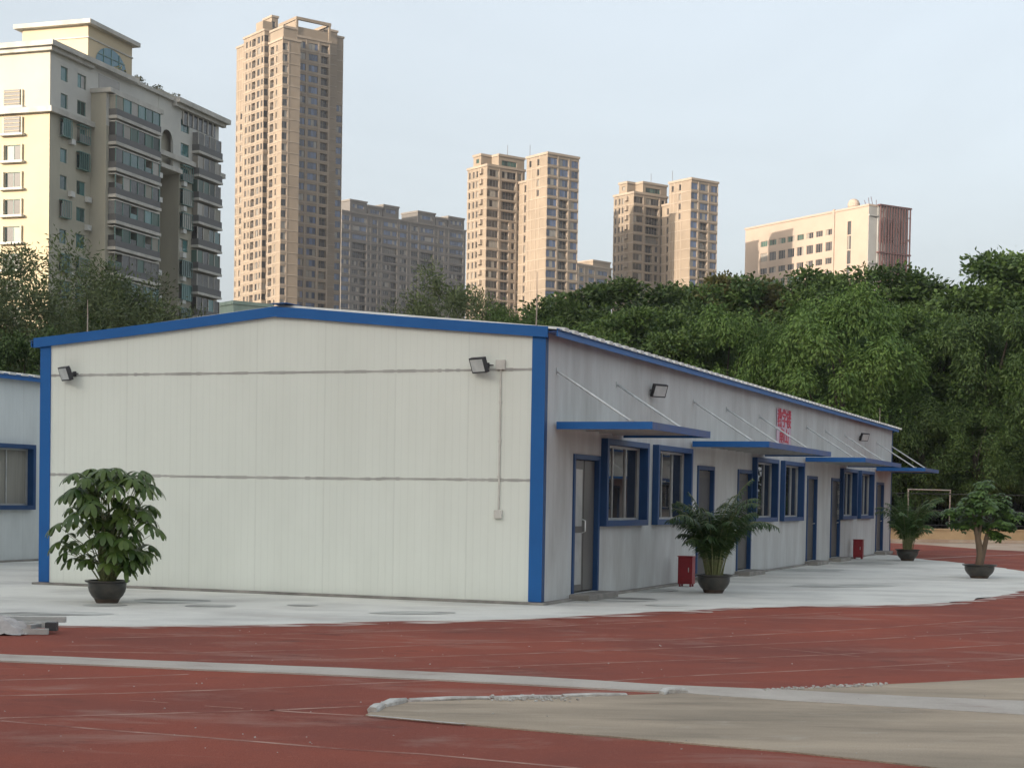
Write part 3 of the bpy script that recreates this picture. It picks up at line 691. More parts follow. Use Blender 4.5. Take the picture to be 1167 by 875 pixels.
for x,y,z,r in cl:
    e=min(ends,key=lambda q:(Vector(q)-Vector((x,y,z))).length); tr.tube([e,Vector(e).lerp(Vector((x,y,z)),.6)+Vector((0,0,.04)),(x,y,z)],[.014,.009,.005],'bark',5,False)
    for k in range(int(14+r*125)):
        q=Vector((rr.gauss(0,1),rr.gauss(0,1),rr.gauss(0,.5))); q=q.normalized()*r*1.12*rr.random()**.4; q.z*=.75; c=Vector((x,y*1.6,z))+q
        whorl(V,F,c,(q*1.5+Vector((0,0,.7))).normalized(),6,rr.uniform(.075,.12),.046,1.0,rr)
tr.build('trunk',R,smooth=True); fin(V,F,'foliage','leaf_bonsai',R)

# ------------------------------------------------------------------ goal, low wall, wire fence
w0=gnd(960,617.0); w1=gnd(1400,622.0); d=(w1-w0).normalized()
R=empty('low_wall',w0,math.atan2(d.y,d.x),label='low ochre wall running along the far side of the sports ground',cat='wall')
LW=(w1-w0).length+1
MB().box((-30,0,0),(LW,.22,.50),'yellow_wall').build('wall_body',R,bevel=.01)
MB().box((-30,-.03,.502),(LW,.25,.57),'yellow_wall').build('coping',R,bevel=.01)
MB().box((-30,-.5,0.012),(LW,-.01,.13),'cream_dirt').build('step',R)
R=empty('wire_fence',w0+Vector((0,.6,0)),math.atan2(d.y,d.x),label='dark wire fence standing right behind the low ochre wall',cat='fence')
x=-30; 
while x<LW: MB().tube([(x,0,0),(x,0,2.0)],.03,'fence_metal',6).build('post',R); x+=3.
mb=MB()
for z in (.7,1.3,1.98): mb.tube([(-30,0,z),(LW,0,z)],.02,'fence_metal',5)
x=-30
while x<LW: mb.tube([(x,0,.55),(x,0,1.98)],.005,'fence_metal',3,False); x+=.15
mb.build('wire_mesh',R)
ga=gnd(1026,617); gb=gnd(1073,617); d=(gb-ga).normalized()
R=empty('football_goal',ga+Vector((0,-1.2,.008)),math.atan2(d.y,d.x),label='small pale metal football goal frame in front of the low ochre wall',cat='goal')
LG=(gb-ga).length
MB().tube([(0,0,0),(0,0,2.1)],.026,'goal_paint').build('goal_post',R); MB().tube([(LG,0,0),(LG,0,2.1)],.026,'goal_paint').build('goal_post',R)
MB().tube([(-.03,0,2.13),(LG+.03,0,2.13)],.026,'goal_paint').build('crossbar',R)
for x in (): MB().tube([(x,.05,2.1),(x,.8,2.05),(x,1.1,.02)],.022,'goal_paint',6).build('back_stay',R)

# ------------------------------------------------------------------ trees
def crown_mesh(name, seed, R, Hc, nclump, nleaf, lsize, m, style='broad', m2=None):
    r=np.random.default_rng(seed); C=[];S_=[]
    for k in range(nclump):
        u=r.normal(size=3); u/=np.linalg.norm(u); rad=r.uniform(.62,1.0)**.5
        lump=1+.22*math.sin(3*math.atan2(u[1],u[0])+seed)+.10*r.normal()
        zz=u[2]*Hc*rad*(.9 if u[2]>0 else .8)
        c=np.array([u[0]*R*rad*lump,u[1]*R*rad*lump,zz]); C.append(c); S_.append(r.uniform(.15,.30)*R)
    V=[];N=0
    per=nleaf//nclump; allc=[];allu=[];cid=[]
    for ci,(c,s) in enumerate(zip(C,S_)):
        p=r.normal(size=(per,3)); p/=np.linalg.norm(p,axis=1)[:,None]; rad=(r.random(per)**.45)[:,None]*s*(1+.35*r.normal(size=per)[:,None]*.5)
        if style=='plume':
            q=p*rad; q[:,2]=q[:,2]*1.2-.35*(q[:,0]**2+q[:,1]**2)/max(s,.1)
        elif style=='wisp': q=p*rad*np.array([1.25,1.25,1.35])
        else: q=p*rad*np.array([1.15,1.15,.72])
        allc.append(c+q); allu.append(p)
    P=np.concatenate(allc); U=np.concatenate(allu); n=len(P)
    # leaf orientation
    if style=='plume':
        d=U*.6+np.array([0,0,-.9])+r.normal(size=(n,3))*.35; asp=.34; L=lsize*1.35
    elif style=='wisp':
        d=U*.7+np.array([0,0,.25])+r.normal(size=(n,3))*.6; asp=.32; L=lsize*1.3
    else:
        d=U+r.normal(size=(n,3))*.7; asp=.55; L=lsize
    d/=np.linalg.norm(d,axis=1)[:,None]; t=np.cross(d,U+r.normal(size=(n,3))*.5); t/=np.linalg.norm(t,axis=1)[:,None]+1e-9
    Ls=(L*r.uniform(.6,1.3,n))[:,None]; nn=np.cross(t,d)
    a=P; b=P+d*Ls*.5+t*Ls*asp*.5+nn*Ls*.08; c=P+d*Ls; e=P+d*Ls*.5-t*Ls*asp*.5+nn*Ls*.08
    VV=np.stack([a,b,c,e],axis=1).reshape(-1,3); FF=np.arange(4*n).reshape(-1,4)
    return rawmesh(name,VV,FF,[m]), [tuple(c) for c in C]
def trunk_mesh(name, H, cz, C, rad, m, seed, nb=12):
    mb=MB(); rr=random.Random(seed)
    mb.tube([(0,0,-.1),(.05,0,H*.25),(-.05,.05,H*.5),(.0,0,H*.8)],[rad,rad*.75,rad*.55,rad*.25],m,9)
    for c in C[:nb]:
        t=rr.uniform(.25,.65); s=Vector((0,0,H*t)); e=Vector((c[0],c[1],c[2]+cz)); mb.tube([s,s.lerp(e,.5)+Vector((0,0,.25)),e],[rad*.4,rad*.25,rad*.08],m,6,False)
    return mb.data(name)
PROTO={}
def proto(key, seed, R, Hc, H, cz, ncl, nl, ls, m, style, bm='bark_dark', rad=.22, nb=12):
    me,C=crown_mesh('crown',seed,R,Hc,ncl,nl,ls,m,style); PROTO[key]=(me,trunk_mesh('trunk',H,cz,C,rad,bm,seed,nb),cz,H)
proto('dark1',1,3.0,3.6,10,8.2,90,36000,.20,'leaf_dark','broad')
proto('dark2',2,3.2,3.2,10,8.4,95,36000,.20,'leaf_dark','broad')
proto('olive',3,3.0,3.0,10,8.6,85,32000,.20,'leaf_olive','broad')
proto('plume1',4,2.9,4.4,9,6.6,85,52000,.145,'leaf_bright','plume')
proto('plume2',5,3.0,4.6,9,6.4,90,52000,.145,'leaf_dark','plume')
proto('wisp1',6,3.1,3.6,9,7.6,60,26000,.15,'leaf_grey','wisp')
proto('wisp2',7,2.3,4.2,9,7.2,42,16000,.15,'leaf_grey','wisp')
def tree(key, px, Y, ytop, label, rz=0, wide=1., cat='tree', name='tree', group=None):
    me,tm,cz,H=PROTO[key]; p=at(px,Y); zt=ztop(px,ytop,Y); vs=max(v.co.z for v in me.vertices)
    s=zt/(cz+vs*.96)
    R=empty(name,p,rz,label=label,cat=cat,group=group)
    for nm,d_,z in (('trunk',tm,0),('crown',me,cz*s)):
        o=bpy.data.objects.new(nm,d_); COL.objects.link(o); o.parent=R; o.location=(0,0,z); o.scale=(s*wide,s*wide,s)
    return R
gd='trees behind the classroom building'
TREES=[
 ('dark1',650,96,338,'dark broadleaf tree just right of the first tower pair, above the right corner post',0,1.1),
 ('dark2',712,94,321,'dark rounded tree directly in front of the second tower pair left half',1.2,1.15),
 ('dark1',785,97,322,'dark tree in front of the second tower pair right half',2.3,1.1),
 ('olive',842,98,309,'yellowish green tree just right of the second tower pair',.5,1.1),
 ('dark2',905,95,309,'dark broad tree in front of the pink office block left windows',3.3,1.1),
 ('dark1',990,93,299,'tall dark tree hiding the foot of the maroon lattice facade',4.1,1.2),
 ('olive',1060,96,333,'low olive tree in the dip right of the office block',1.,.9),
 ('dark1',1118,90,287,'tallest broad dark tree at the upper right of the photo',2.9,1.35),
 ('dark2',1205,90,296,'dark tree cut by the right edge, beside the tallest tree',.2,1.2),
 ('plume1',575,88,341,'small light green tree below the first tower pair, over the blue rake fascia',2,.8),
 ('plume1',622,86,356,'low light green tree above the right corner post of the gable',0,.8),
 ('dark2',735,84,352,'dark leafy tree above the near part of the long eave',1,1.1),
 ('plume1',822,82,343,'bright green feathery tree in the middle behind the long eave',3,.95),
 ('plume1',958,79,318,'largest bright feathery tree, in front of the maroon lattice block foot',5,1.12),
 ('plume2',884,87,352,'dark feathery tree between two bright ones behind the long eave',4,.9),
 ('dark2',1042,84,352,'dark leafy tree behind the far end of the long building',.7,1.0),
 ('plume2',1125,80,335,'tall dark green feathery tree behind the small potted tree',1.9,1.15),
 ('plume1',1210,78,345,'light feathery tree cut by the right edge of the photo',2.8,1.1),
 ('plume2',1050,78,440,'low dark drooping tree just off the far corner of the long building',3.8,1.3),
 ('plume2',1110,77,455,'low dark drooping tree directly behind the potted tree crown',1.8,1.3),
 ('plume2',1180,78,430,'low dark drooping tree in the right edge corner by the low wall',1.1,1.3),
 ('wisp1',62,66,273,'large wispy grey green tree before the yellow facade of the left apartment block',0,1.15),
 ('wisp1',5,60,318,'dark wispy tree at the left edge, behind the curtained window building',2,1.1),
 ('plume2',30,52,360,'dark dense tree low at the left edge above the second classroom roof',2.2,1.2),
 ('wisp1',128,72,303,'wispy tree in front of the left apartment block balconies',4,1),
 ('plume2',95,66,345,'dark tree just behind the left end of the blue rake fascia',4.4,1.1),
 ('plume1',190,75,357,'row of low green treetops peeping over the rake below the balconies',1.4,.9),
 ('wisp2',492,95,298,'thin ragged tree with a leaning top in front of the grey slab block',1,1),
 ('wisp1',520,90,330,'loose dark tree in front of the foot of the first tower pair left half',3,.85),
 ('wisp1',466,98,345,'low loose tree at the foot of the grey slab block',5,.8),
]
for k,px,Y,yt,lb_,rz,wd in TREES: tree(k,px,Y,yt,lb_,rz,wd,group=gd if px>540 else 'trees on the left and middle behind the roofs')
# undergrowth behind the fence: one uncountable mass
def mass(name, pts, n, h, ls, m, label, seed):
    r=np.random.default_rng(seed); P=[]
    for (a,b) in zip(pts,pts[1:]):
        t=r.random((n,1)); base=np.array(a)[None]*(1-t)+np.array(b)[None]*t
        q=base+np.stack([r.normal(0,1.2,n),r.normal(0,1.2,n),np.abs(r.random(n))**.9*h*(1+.25*np.sin(t[:,0]*17+seed))],1); P.append(q)
    P=np.concatenate(P); n=len(P); d=r.normal(size=(n,3)); d/=np.linalg.norm(d,axis=1)[:,None]; t=np.cross(d,r.normal(size=(n,3))); t/=np.linalg.norm(t,axis=1)[:,None]
    L=ls*r.uniform(.6,1.4,(n,1)); VV=np.stack([P,P+d*L*.5+t*L*.25,P+d*L,P+d*L*.5-t*L*.25],1).reshape(-1,3)
    o=bpy.data.objects.new(name,rawmesh(name,VV,np.arange(4*n).reshape(-1,4),[m])); COL.objects.link(o); return tag(o,label,'undergrowth',kind='stuff')
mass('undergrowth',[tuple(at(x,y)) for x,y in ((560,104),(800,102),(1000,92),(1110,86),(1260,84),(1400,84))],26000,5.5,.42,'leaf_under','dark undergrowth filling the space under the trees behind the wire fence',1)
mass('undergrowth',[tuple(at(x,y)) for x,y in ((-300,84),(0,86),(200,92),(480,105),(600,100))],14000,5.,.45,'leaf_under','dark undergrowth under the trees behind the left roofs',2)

# ------------------------------------------------------------------ far buildings
ZB=60.
def atb(px,Y):
    X=(px-583.5)/FP*Y
    for _ in range(4): X+=(px-proj((X,Y,ZB))[0])*Y/FP
    return Vector((X,Y,0))
dR=Vector((.8,.6,0)); dL=Vector((-.6,.8,0))
def extent(N, d, px):
    # length along d from N so that the image column becomes px
    lo,hi=0.,120.
    f=lambda t: proj((N.x+d.x*t,N.y+d.y*t,ZB))[0]-px
    s0=f(0)
    if abs(f(1))>abs(s0): return 0.
    for _ in range(50):
        mid=(lo+hi)/2
        if (f(mid)>0)==(s0>0): lo=mid
        else: hi=mid
    return lo
WM={}
def window_mb(w,h,style,g,fr):
    mb=MB(); t=.07; n=max(1,round(w/1.0))
    if style=='bal':   # recessed balcony with railing in front of dark glazing
        mb.quad([(0,-.9,0),(w,-.9,0),(w,-.9,h),(0,-.9,h)],'glass_dark'); mb.quad([(0,-.9,0),(w,-.9,0),(w,0,0),(0,0,0)],fr); mb.quad([(0,-.9,h),(w,-.9,h),(w,0,h),(0,0,h)],fr)
        mb.quad([(0,-.9,0),(0,0,0),(0,0,h),(0,-.9,h)],fr); mb.quad([(w,-.9,0),(w,0,0),(w,0,h),(w,-.9,h)],fr)
        for k in range(1,n): mb.box((w*k/n-.04,-.89,0),(w*k/n+.04,-.82,h),fr)
        mb.box((0,-.05,.95),(w,0,1.02),'rail_dark')
        k=0.
        while k<w: mb.box((k,-.03,.05),(k+.03,-.01,.95),'rail_dark'); k+=.22
        return mb
    mb.box((0,-.06,0),(t,0,h),fr).box((w-t,-.06,0),(w,0,h),fr).box((t,-.06,0),(w-t,0,t),fr).box((t,-.06,h-t),(w-t,0,h),fr)
    for k in range(1,n): mb.box((w*k/n-.03,-.05,t),(w*k/n+.03,-.005,h-t),fr)
    for k in range(n): mb.quad([(w*k/n+.01,-.04,t*.5),(w*(k+1)/n-.01,-.04,t*.5),(w*(k+1)/n-.01,-.04,h-t*.5),(w*k/n+.01,-.04,h-t*.5)],g)
    return mb
class Bld:
    def __init__(s,name,N,label,cat='building',group=None):
        s.R=empty(name,(N.x,N.y,0),0,label=label,cat=cat,group=group); s.N=N; s.wall=MB(); s.trim=MB(); s.roof=MB(); s.wins=[]; s.n=0; s.pent=[]
    def face(s,O,ex,W,z0,z1,cols,fh,m,mr='tan_trim',style='win',depth=.22,skip=0,band=None):
        # cols: (x0,x1,sill,head,style,glass,frame[,lo,hi]) ; floors counted from the top down
        en=Vector((ex.y,-ex.x,0)); 
        if en.y>0: en=-en
        holes=[]; nf=int((z1-z0)/fh)
        for c in cols:
            x0,x1,sl,hd,stl,g,fr=c[:7]; lo,hi=(c[7],c[8]) if len(c)>7 else (0,99)
            for k in range(nf):
                if k<lo or k>=hi: continue
                zb=z1-skip-(k+1)*fh
                if zb+sl<z0: continue
                holes.append((round(x0,3),round(x1,3),round(zb+sl,3),round(zb+hd,3)))
                s.wins.append((O+ex*x0+Vector((0,0,zb+sl))-en*(depth-.07 if stl!='bal' else .02),ex,en,round(x1-x0,2),round(hd-sl,2),stl,g,fr,k))
        facade(s.wall,O,ex,en,W,z0,z1,holes,depth,m,mr)
        if band:
            T=Matrix((( ex.x,en.x,0,O.x),(ex.y,en.y,0,O.y),(0,0,1,0),(0,0,0,1)))
            last=-9
            for c in sorted(cols,key=lambda c:c[0]):
                for xx in (c[0]-.42,c[1]+.14):
                    if xx>last+.8 and 0<xx<W-.3: s.trim.box((xx,.004,z0),(xx+.28,band[1]-.03,z1-.3),mr,T); last=xx
            for k in range(nf):
                zb=round(z1-skip-(k+1)*fh,3)
                if band[2] and k%band[2]: continue
                T=Matrix((( ex.x,en.x,0,O.x),(ex.y,en.y,0,O.y),(0,0,1,0),(0,0,0,1)))
                s.trim.box((-.0,.004,zb+band[0]),(W,band[1],zb+band[0]+.28),mr,T)
    def block(s,N,l,r,z1,m,cl=(),cr=(),fh=3.,z0=0,ex=dR,ey=dL,skip=.6,band=(-.14,.10,1),cap=.35,mr='tan_trim'):
        # N near corner; l,r lengths along the two visible faces
        O=Vector((N.x,N.y,0))
        s.face(O,ex,r,z0,z1,cr,fh,m,mr,skip=skip,band=band)
        OL=O+ey*l; s.face(OL,-ey,l,z0,z1,cl,fh,m,mr,skip=skip,band=band)
        a=O+ey*l; b=O+ex*r; c=O+ey*l+ex*r
        for p,q in ((a,c),(c,b)): s.wall.quad([(p.x,p.y,z0),(q.x,q.y,z0),(q.x,q.y,z1),(p.x,p.y,z1)],m)
        s.roof.quad([(p.x,p.y,z1-.3) for p in (O,b,c,a)],'slab_grey')
        if cap:
            T=Matrix(((ex.x,ey.x,0,O.x),(ex.y,ey.y,0,O.y),(0,0,1,0),(0,0,0,1))); k=.22
            s.trim.box((-k,-k,z1-.25),(r+k,-k+.5,z1+cap),mr,T).box((-k,-k+.5,z1-.25),(-k+.5,l+k,z1+cap),mr,T)
            s.trim.box((r+k-.5,-k+.5,z1-.25),(r+k,l+k,z1+cap),mr,T).box((-k+.5,l+k-.5,z1-.25),(r+k-.5,l+k,z1+cap),mr,T)
    def finish(s, limit=100, vis=None):
        off=Vector((-s.N.x,-s.N.y,0)); T=Matrix.Translation(off)
        def put(mb,nm):
            if mb.v: q=MB(); q.add(mb,T); q.build(nm,s.R)
        put(s.wall,'wall'); put(s.trim,'cornice'); put(s.roof,'roof')
        wl=s.wins; wl.sort(key=lambda w:-(w[3]*w[4])+w[8]*.12)
        rest=MB()
        for i,(O,ex,en,w,h,stl,g,fr,k) in enumerate(wl):
            key=(w,h,stl,g,fr)
            if key not in WM: mb=window_mb(*key); WM[key]=(mb,mb.data('window'))
            mb,me=WM[key]
            Mx=Matrix(((ex.x,en.x,0,O.x),(ex.y,en.y,0,O.y),(0,0,1,O.z),(0,0,0,1)))
            if i<limit:
                o=bpy.data.objects.new('window',me); COL.objects.link(o); o.parent=s.R; o.matrix_local=T@Mx
            else: rest.add(mb,T@Mx)
        if rest.v: o=rest.build('window_grid',s.R); tag(o,kind='stuff')
def cc(N,d,lst,l=None):
    # convert image columns to distances along a face starting at N in direction d (right faces)
    return [(extent(N,d,a),extent(N,d,b))+tuple(rest) for a,b,*rest in lst]
def ccL(N,d,l,lst):
    # left faces: origin is the far end, distances measured back towards the near corner
    out=[]
    for a,b,*rest in lst:
        ta=extent(N,d,a); tb=extent(N,d,b); out.append((max(0,l-ta),max(0,l-tb))+tuple(rest))
    return out
WB_=(.45,2.25,'win','glass_blue','far_frame'); WD=(.45,2.25,'win','glass_dark','far_frame'); BD=(.2,2.3,'bal','glass_dark','tan_trim')
NW=(.6,2.25,'win','glass_dark','far_frame')

# --- tall tower
N=atb(334,470); zt=ztop(334,24,470); b=Bld('residential_tower',N,'tallest tan residential tower with narrow stepped top left of centre','tower')
r=extent(N,dR,373); l=extent(N,dL,314)
b.block(N,l,r,zt-5.4,'tan_tower',cl=[],cr=cc(N,dR,[(336,345,*WB_),(348.5,359,*WB_),(362.5,371,*BD,0,99)]),skip=.4)
# open crown frame on the top
T=Matrix(((dR.x,dL.x,0,N.x),(dR.y,dL.y,0,N.y),(0,0,1,0),(0,0,0,1))); z=zt-5.0
for x in (0,r-.6): b.wall.box((x,0,z),(x+.6,.6,zt-.8),'tan_tower',T); b.wall.box((x,l-.6,z),(x+.6,l,zt-.8),'tan_tower',T)
b.wall.box((-.1,-.1,zt-.8),(r+.1,.7,zt),'tan_tower',T).box((-.1,l-.7,zt-.8),(r+.1,l+.1,zt),'tan_tower',T).box((-.1,.7,zt-.8),(.7,l-.7,zt),'tan_tower',T).box((r-.7,.7,zt-.8),(r+.1,l-.7,zt),'tan_tower',T)
b.wall.box((.0,.02,z),(.3,l,zt-1.),'tan_tower',T); b.wall.box((.7,.3,z),(r-.7,l-.5,zt-2.6),'tan_tower',T)
N2=atb(319,459); zz=ztop(319,35,459); l2=extent(N2,dL,303.5)
b.block(N2,l2,extent(N2,dR,339),zz-3.2,'tan_tower',cl=ccL(N2,dL,l2,[(305,309,*BD),(311.5,313,*NW)]),cr=cc(N2,dR,[(319.6,325,*WD)]),skip=.5)
b.block(N2+dR*.3+dL*.3,l2-.3,extent(N2,dR,334),zz,'tan_tower',z0=zz-3.1,band=None)
N3=atb(298,474); zz=ztop(298,37,474); l3=extent(N3,dL,274.5)
b.block(N3,l3,extent(N3,dR,306),zz-.5,'tan_tower',cl=ccL(N3,dL,l3,[(277,279,*NW),(284,288,*BD),(281,282.6,*NW),(290,293,*WD),(294.5,296.5,*NW)]),cr=cc(N3,dR,[(298.6,303,*WD)]))
b.block(N3+dL*2+dR*.5,4,3,zz+2.6,'tan_tower',z0=zz-.4,band=None,cap=0)
N4=atb(306,480); b.block(N4,5,extent(N4,dR,313),ztop(306,24,480),'tan_tower',cl=[],cr=cc(N4,dR,[(306.8,310,*WD)]),band=None)
N5=atb(275.5,488); l5=extent(N5,dL,266.5); b.block(N5,l5,8,ztop(270,58,490),'tan_tower',cl=ccL(N5,dL,l5,[(267,268.2,*NW,6,99),(271.5,273.5,*NW,6,99)]))
N6=atb(366,482); b.block(N6,9,extent(N6,dR,380.5),ztop(378,42,485),'tan_tower',cr=[],)
N7=atb(373,484); b.block(N7,9,extent(N7,dR,387.5),ztop(386,52,490),'tan_tower',cr=cc(N7,dR,[(380.5,386.8,*WB_,6,99)]))
b.finish()

# --- twin towers
def twin(px0,px1,pxm,pc1,pc2,Y,yl,yp,yr,label,fh=3.0):
    f=lambda a:(a-531)/(657.5-531)*(px1-px0)+px0       # image columns of the first pair scaled onto this one
    NR=atb(pc2,Y); b=Bld('twin_tower',NR,label,'tower',None)
    zR=ztop(pc2,yr,Y); rR=extent(NR,dR,px1); lR=extent(NR,dL,f(598))
    b.block(NR,lR,rR,zR-.4,'tan_tower',fh=fh,cr=cc(NR,dR,[(f(622.6),f(633),*WB_),(f(636),f(645.5),*WB_,0,4),(f(636),f(645.5),*BD,4,99),(f(649),f(657),*WB_)]),
            cl=ccL(NR,dL,lR,[(f(610),f(612.5),*NW,0,4),(f(601),f(603.5),*NW,0,1)]))
    NS=atb(f(608),Y+6.5); lS=extent(NS,dL,f(590)); b.block(NS,lS,5,zR-3.4-fh,'tan_tower',fh=fh,cl=ccL(NS,dL,lS,[(f(596),f(600),*WD),(f(603),f(605.5),*NW)]))
    NL=atb(pc1,Y+6); zL=ztop(pc1,yl,Y+6); lL=extent(NL,dL,px0); rL=extent(NL,dR,f(596))
    b.block(NL,lL,rL,zL-.4,'tan_tower',fh=fh,cr=cc(NL,dR,[(f(554.6),f(566.5),*WD),(f(570),f(586),*WD,0,1),(f(570),f(586),*BD,1,5),(f(570),f(579),*BD,5,99),(f(582),f(585.5),*NW,5,99),(f(589),f(592.5),*WD)]),
            cl=ccL(NL,dL,lL,[(f(537),f(539),*NW),(f(541),f(543),*NW),(f(532.5),f(534.5),*NW)]))
    # air-conditioner ledges on the lit side
    T=Matrix(((-dL.x,-dR.x,0,(NL+dL*lL).x),(-dL.y,-dR.y,0,(NL+dL*lL).y),(0,0,1,0),(0,0,0,1)))
    xa,xb=[lL-extent(NL,dL,f(q)) for q in (545.5,549)]
    k=1
    while zL-k*fh>10: z=zL-k*fh; b.trim.box((xa,.005,z+.2),(xb,.8,z+.4),'tan_trim',T); b.trim.box((xb-.3,.005,z+.41),(xb,.8,z+1.5),'tan_trim',T); k+=1
    b.block(NL+dL*3.5+dR*.4,extent(NL,dL,f(536))-3.5,5,ztop(f(540),yp,Y+10),'tan_tower',z0=zL-.3,fh=fh,cl=[(1.2,2.6,.6,1.7,'win','glass_green','far_frame')],band=None,skip=0)
    e=extent(NL,dR,f(567)); b.block(NL+dR*e+dL*.3,8,rL-e,ztop(f(570),yp,Y+9),'tan_tower',z0=zL-.3,fh=fh,cr=[(1.,rL-e-2.5,.35,1.7,'win','glass_green','far_frame')],band=None,skip=.3)
    for q in ((NR+dL*9+dR*1,zR),(NL+dR*8+dL*2,zL+3)): b.trim.tube([(q[0].x,q[0].y,q[1]),(q[0].x,q[0].y,q[1]+3.2)],.07,'far_frame',5)
    b.finish()
twin(531,657.5,594,553.5,622,440,189,180,175.5,'pair of joined tan residential towers in the centre of the skyline',2.66)
twin(697.5,816,757,720.5,785.6,470,220,211,204.5,'pair of joined tan residential towers right of the centre, shorter than the other pair',2.67)

# --- long grey slab block
dC=Vector((.72,.694,0)); dCL=Vector((-.694,.72,0))
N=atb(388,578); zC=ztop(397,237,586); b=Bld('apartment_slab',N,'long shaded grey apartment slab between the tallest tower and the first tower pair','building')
GB=(.7,2.3,'win','glass_blue','slab_trim'); GD=(.7,2.3,'win','glass_dark','slab_trim'); GL=(.25,2.45,'bal','glass_dark','slab_trim')
f4=lambda x:380+x/5.83
cols=[(f4(52),f4(98),*GB)]
for a,bb in ((118,210),(325,413),(572,655),(765,850)): cols+=[(f4(a),f4(bb),*GB,0,3),(f4(a),f4(bb),*GL,3,5),(f4(a),f4((a+bb)/2-4),*GD,5,99),(f4((a+bb)/2+6),f4(bb),*GL,5,99)]
for a,bb in ((225,236),(297,308),(670,682),(740,751)): cols.append((f4(a),f4(bb),*GD,1,99))
for a,bb in ((251,281),(433,478),(508,553),(697,723)): cols+=[(f4(a),f4(bb),*GB,0,3),(f4(a),f4(bb),*GD,3,99)]
rC=extent(N,dC,529)
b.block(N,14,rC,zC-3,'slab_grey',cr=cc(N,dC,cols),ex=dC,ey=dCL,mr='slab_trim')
for a,bb,yy in ((100,218,230),(218,322,236.5),(322,430,236),(550,672,243),(672,752,250),(752,864,249)):
    e0=extent(N,dC,f4(a)+.3); e1=extent(N,dC,f4(bb)); q=N+dC*e0+dCL*.25; Yq=q.y
    b.block(q,9,e1-e0-.3,ztop(f4(a),yy,Yq),'slab_grey',z0=zC-2.6,fh=2.6,skip=.2,cr=[(1.2,e1-e0-1.6,.3,1.7,'win','glass_blue','slab_trim')],ex=dC,ey=dCL,band=None,mr='slab_trim')
b.finish()
# --- small slab behind
N=atb(655,612); b=Bld('apartment_slab',N,'low distant apartment slab peeping between the two tower pairs','building'); r=extent(N,dC,695.5)
b.block(N,10,r,ztop(660,302,612),'tan_tower',cr=cc(N,dC,[(658.5,664,*GB),(669.5,676,*GB),(678.5,691,*GB)]),ex=dC,ey=dCL)
q=N+dC*extent(N,dC,675)+dCL*.3; b.block(q,8,extent(q,dC,694),ztop(676,299,620),'tan_tower',z0=ztop(660,302,612)-.2,band=None,ex=dC,ey=dCL)
b.finish()
# --- pink office block with maroon lattice
dG=Vector((.85,.527,0)); dGL=Vector((-.527,.85,0))
N=atb(987.7,475); zG=ztop(987.7,235.8,475); b=Bld('office_block',N,'pinkish office block with square windows and a maroon lattice end, right side of skyline','building')
lG=extent(N,dGL,847.7); rG=extent(N,dG,1031); f5=lambda x:840+x/5.835
cl=[]
for c in (170,229,290,350,412,475,537,602):
    a,bb=f5(c-23),f5(c+22)
    for k,(s0,h0) in enumerate(((.9,2.6),(.5,3.1),(.9,2.7),(.5,3.1),(.9,2.6),(.5,3.1),(.9,2.6),(.5,3.1),(.9,2.7))): cl.append((a,bb,s0,h0,'win','glass_dark' if c>440 or k%3 else 'glass_green','pink_wall',k,k+1))
FH=4.15
def faceG():
    b.block(N,lG,rG,zG,'pink_wall',fh=FH,cl=ccL(N,dGL,lG,cl)+ccL(N,dGL,lG,[(f5(723),f5(748),.0,FH-.35,'win','glass_dark','far_frame')]),ex=dG,ey=dGL,skip=3.2,band=None,mr='pink_wall',cap=.3)
faceG()
T=Matrix(((dG.x,dGL.x,0,N.x),(dG.y,dGL.y,0,N.y),(0,0,1,0),(0,0,0,1)))
b.wall.box((.02,-.12,0),(extent(N,dG,998),-.003,zG-.3),'grey_wall',T)
x0=extent(N,dG,997.5); ol=1.6
lat=MB()
rr=random.Random(3)
lat.box((x0,-.4,20),(rG,-.13,zG+.3),'grey_wall',T)
nx=11; xs=[x0+(rG-x0)*i/nx for i in range(nx+1)]
for x in xs: lat.box((x-.16,-ol,20),(x+.16,-ol+.35,zG+.4),'maroon',T)
z=zG+.4; k=0
while z>22:
    lat.box((x0-.5,-ol-.12,z-.4),(rG+.4,-.41,z),'maroon',T)
    for i in range(nx):
        for j in range(3):
            if rr.random()<.72:
                zz=z-.4-rr.uniform(1.0,11.0); lat.box((xs[i]+.17,-ol+.05,zz-.12),(xs[i+1]-.17,-ol+.25,zz+.12),'maroon',T)
        if rr.random()<.6: lat.box((xs[i]+.17,-.9,z-10.5),(xs[i+1]-.17,-.7,z-rr.uniform(1,5)),'maroon',T)
    z-=13.2
for k in range(5): lat.box((0,-.5,zG-3-k*13.2),(x0,-.13,zG-2.6-k*13.2),'grey_wall',T)
q=MB(); q.add(lat,Matrix.Translation((-N.x,-N.y,0))); q.build('lattice_facade',b.R)
e=extent(N,dGL,f5(710)); b.roof.lathe([(0,0),(.7,.0),(1.3,.5),(1.75,1.4),(1.75,2.2),(1.3,3.1),(.7,3.5),(0,3.6)],'pink_wall',16,tuple(N+dGL*(e)+dG*3+Vector((0,0,zG-.3))))
b.trim.box((.1,extent(N,dGL,f5(640)),20),(-.35,extent(N,dGL,f5(628)),zG+.6),'pink_wall',T)
for px_ in (880,900,925,945): 
    t=extent(N,dG,f5(px_)); c_=N+dG*t+dGL*2; b.trim.tube([(c_.x,c_.y,zG),(c_.x+rr.uniform(-1,1),c_.y,zG+rr.uniform(1,3))],.08,'maroon',5)
b.finish()

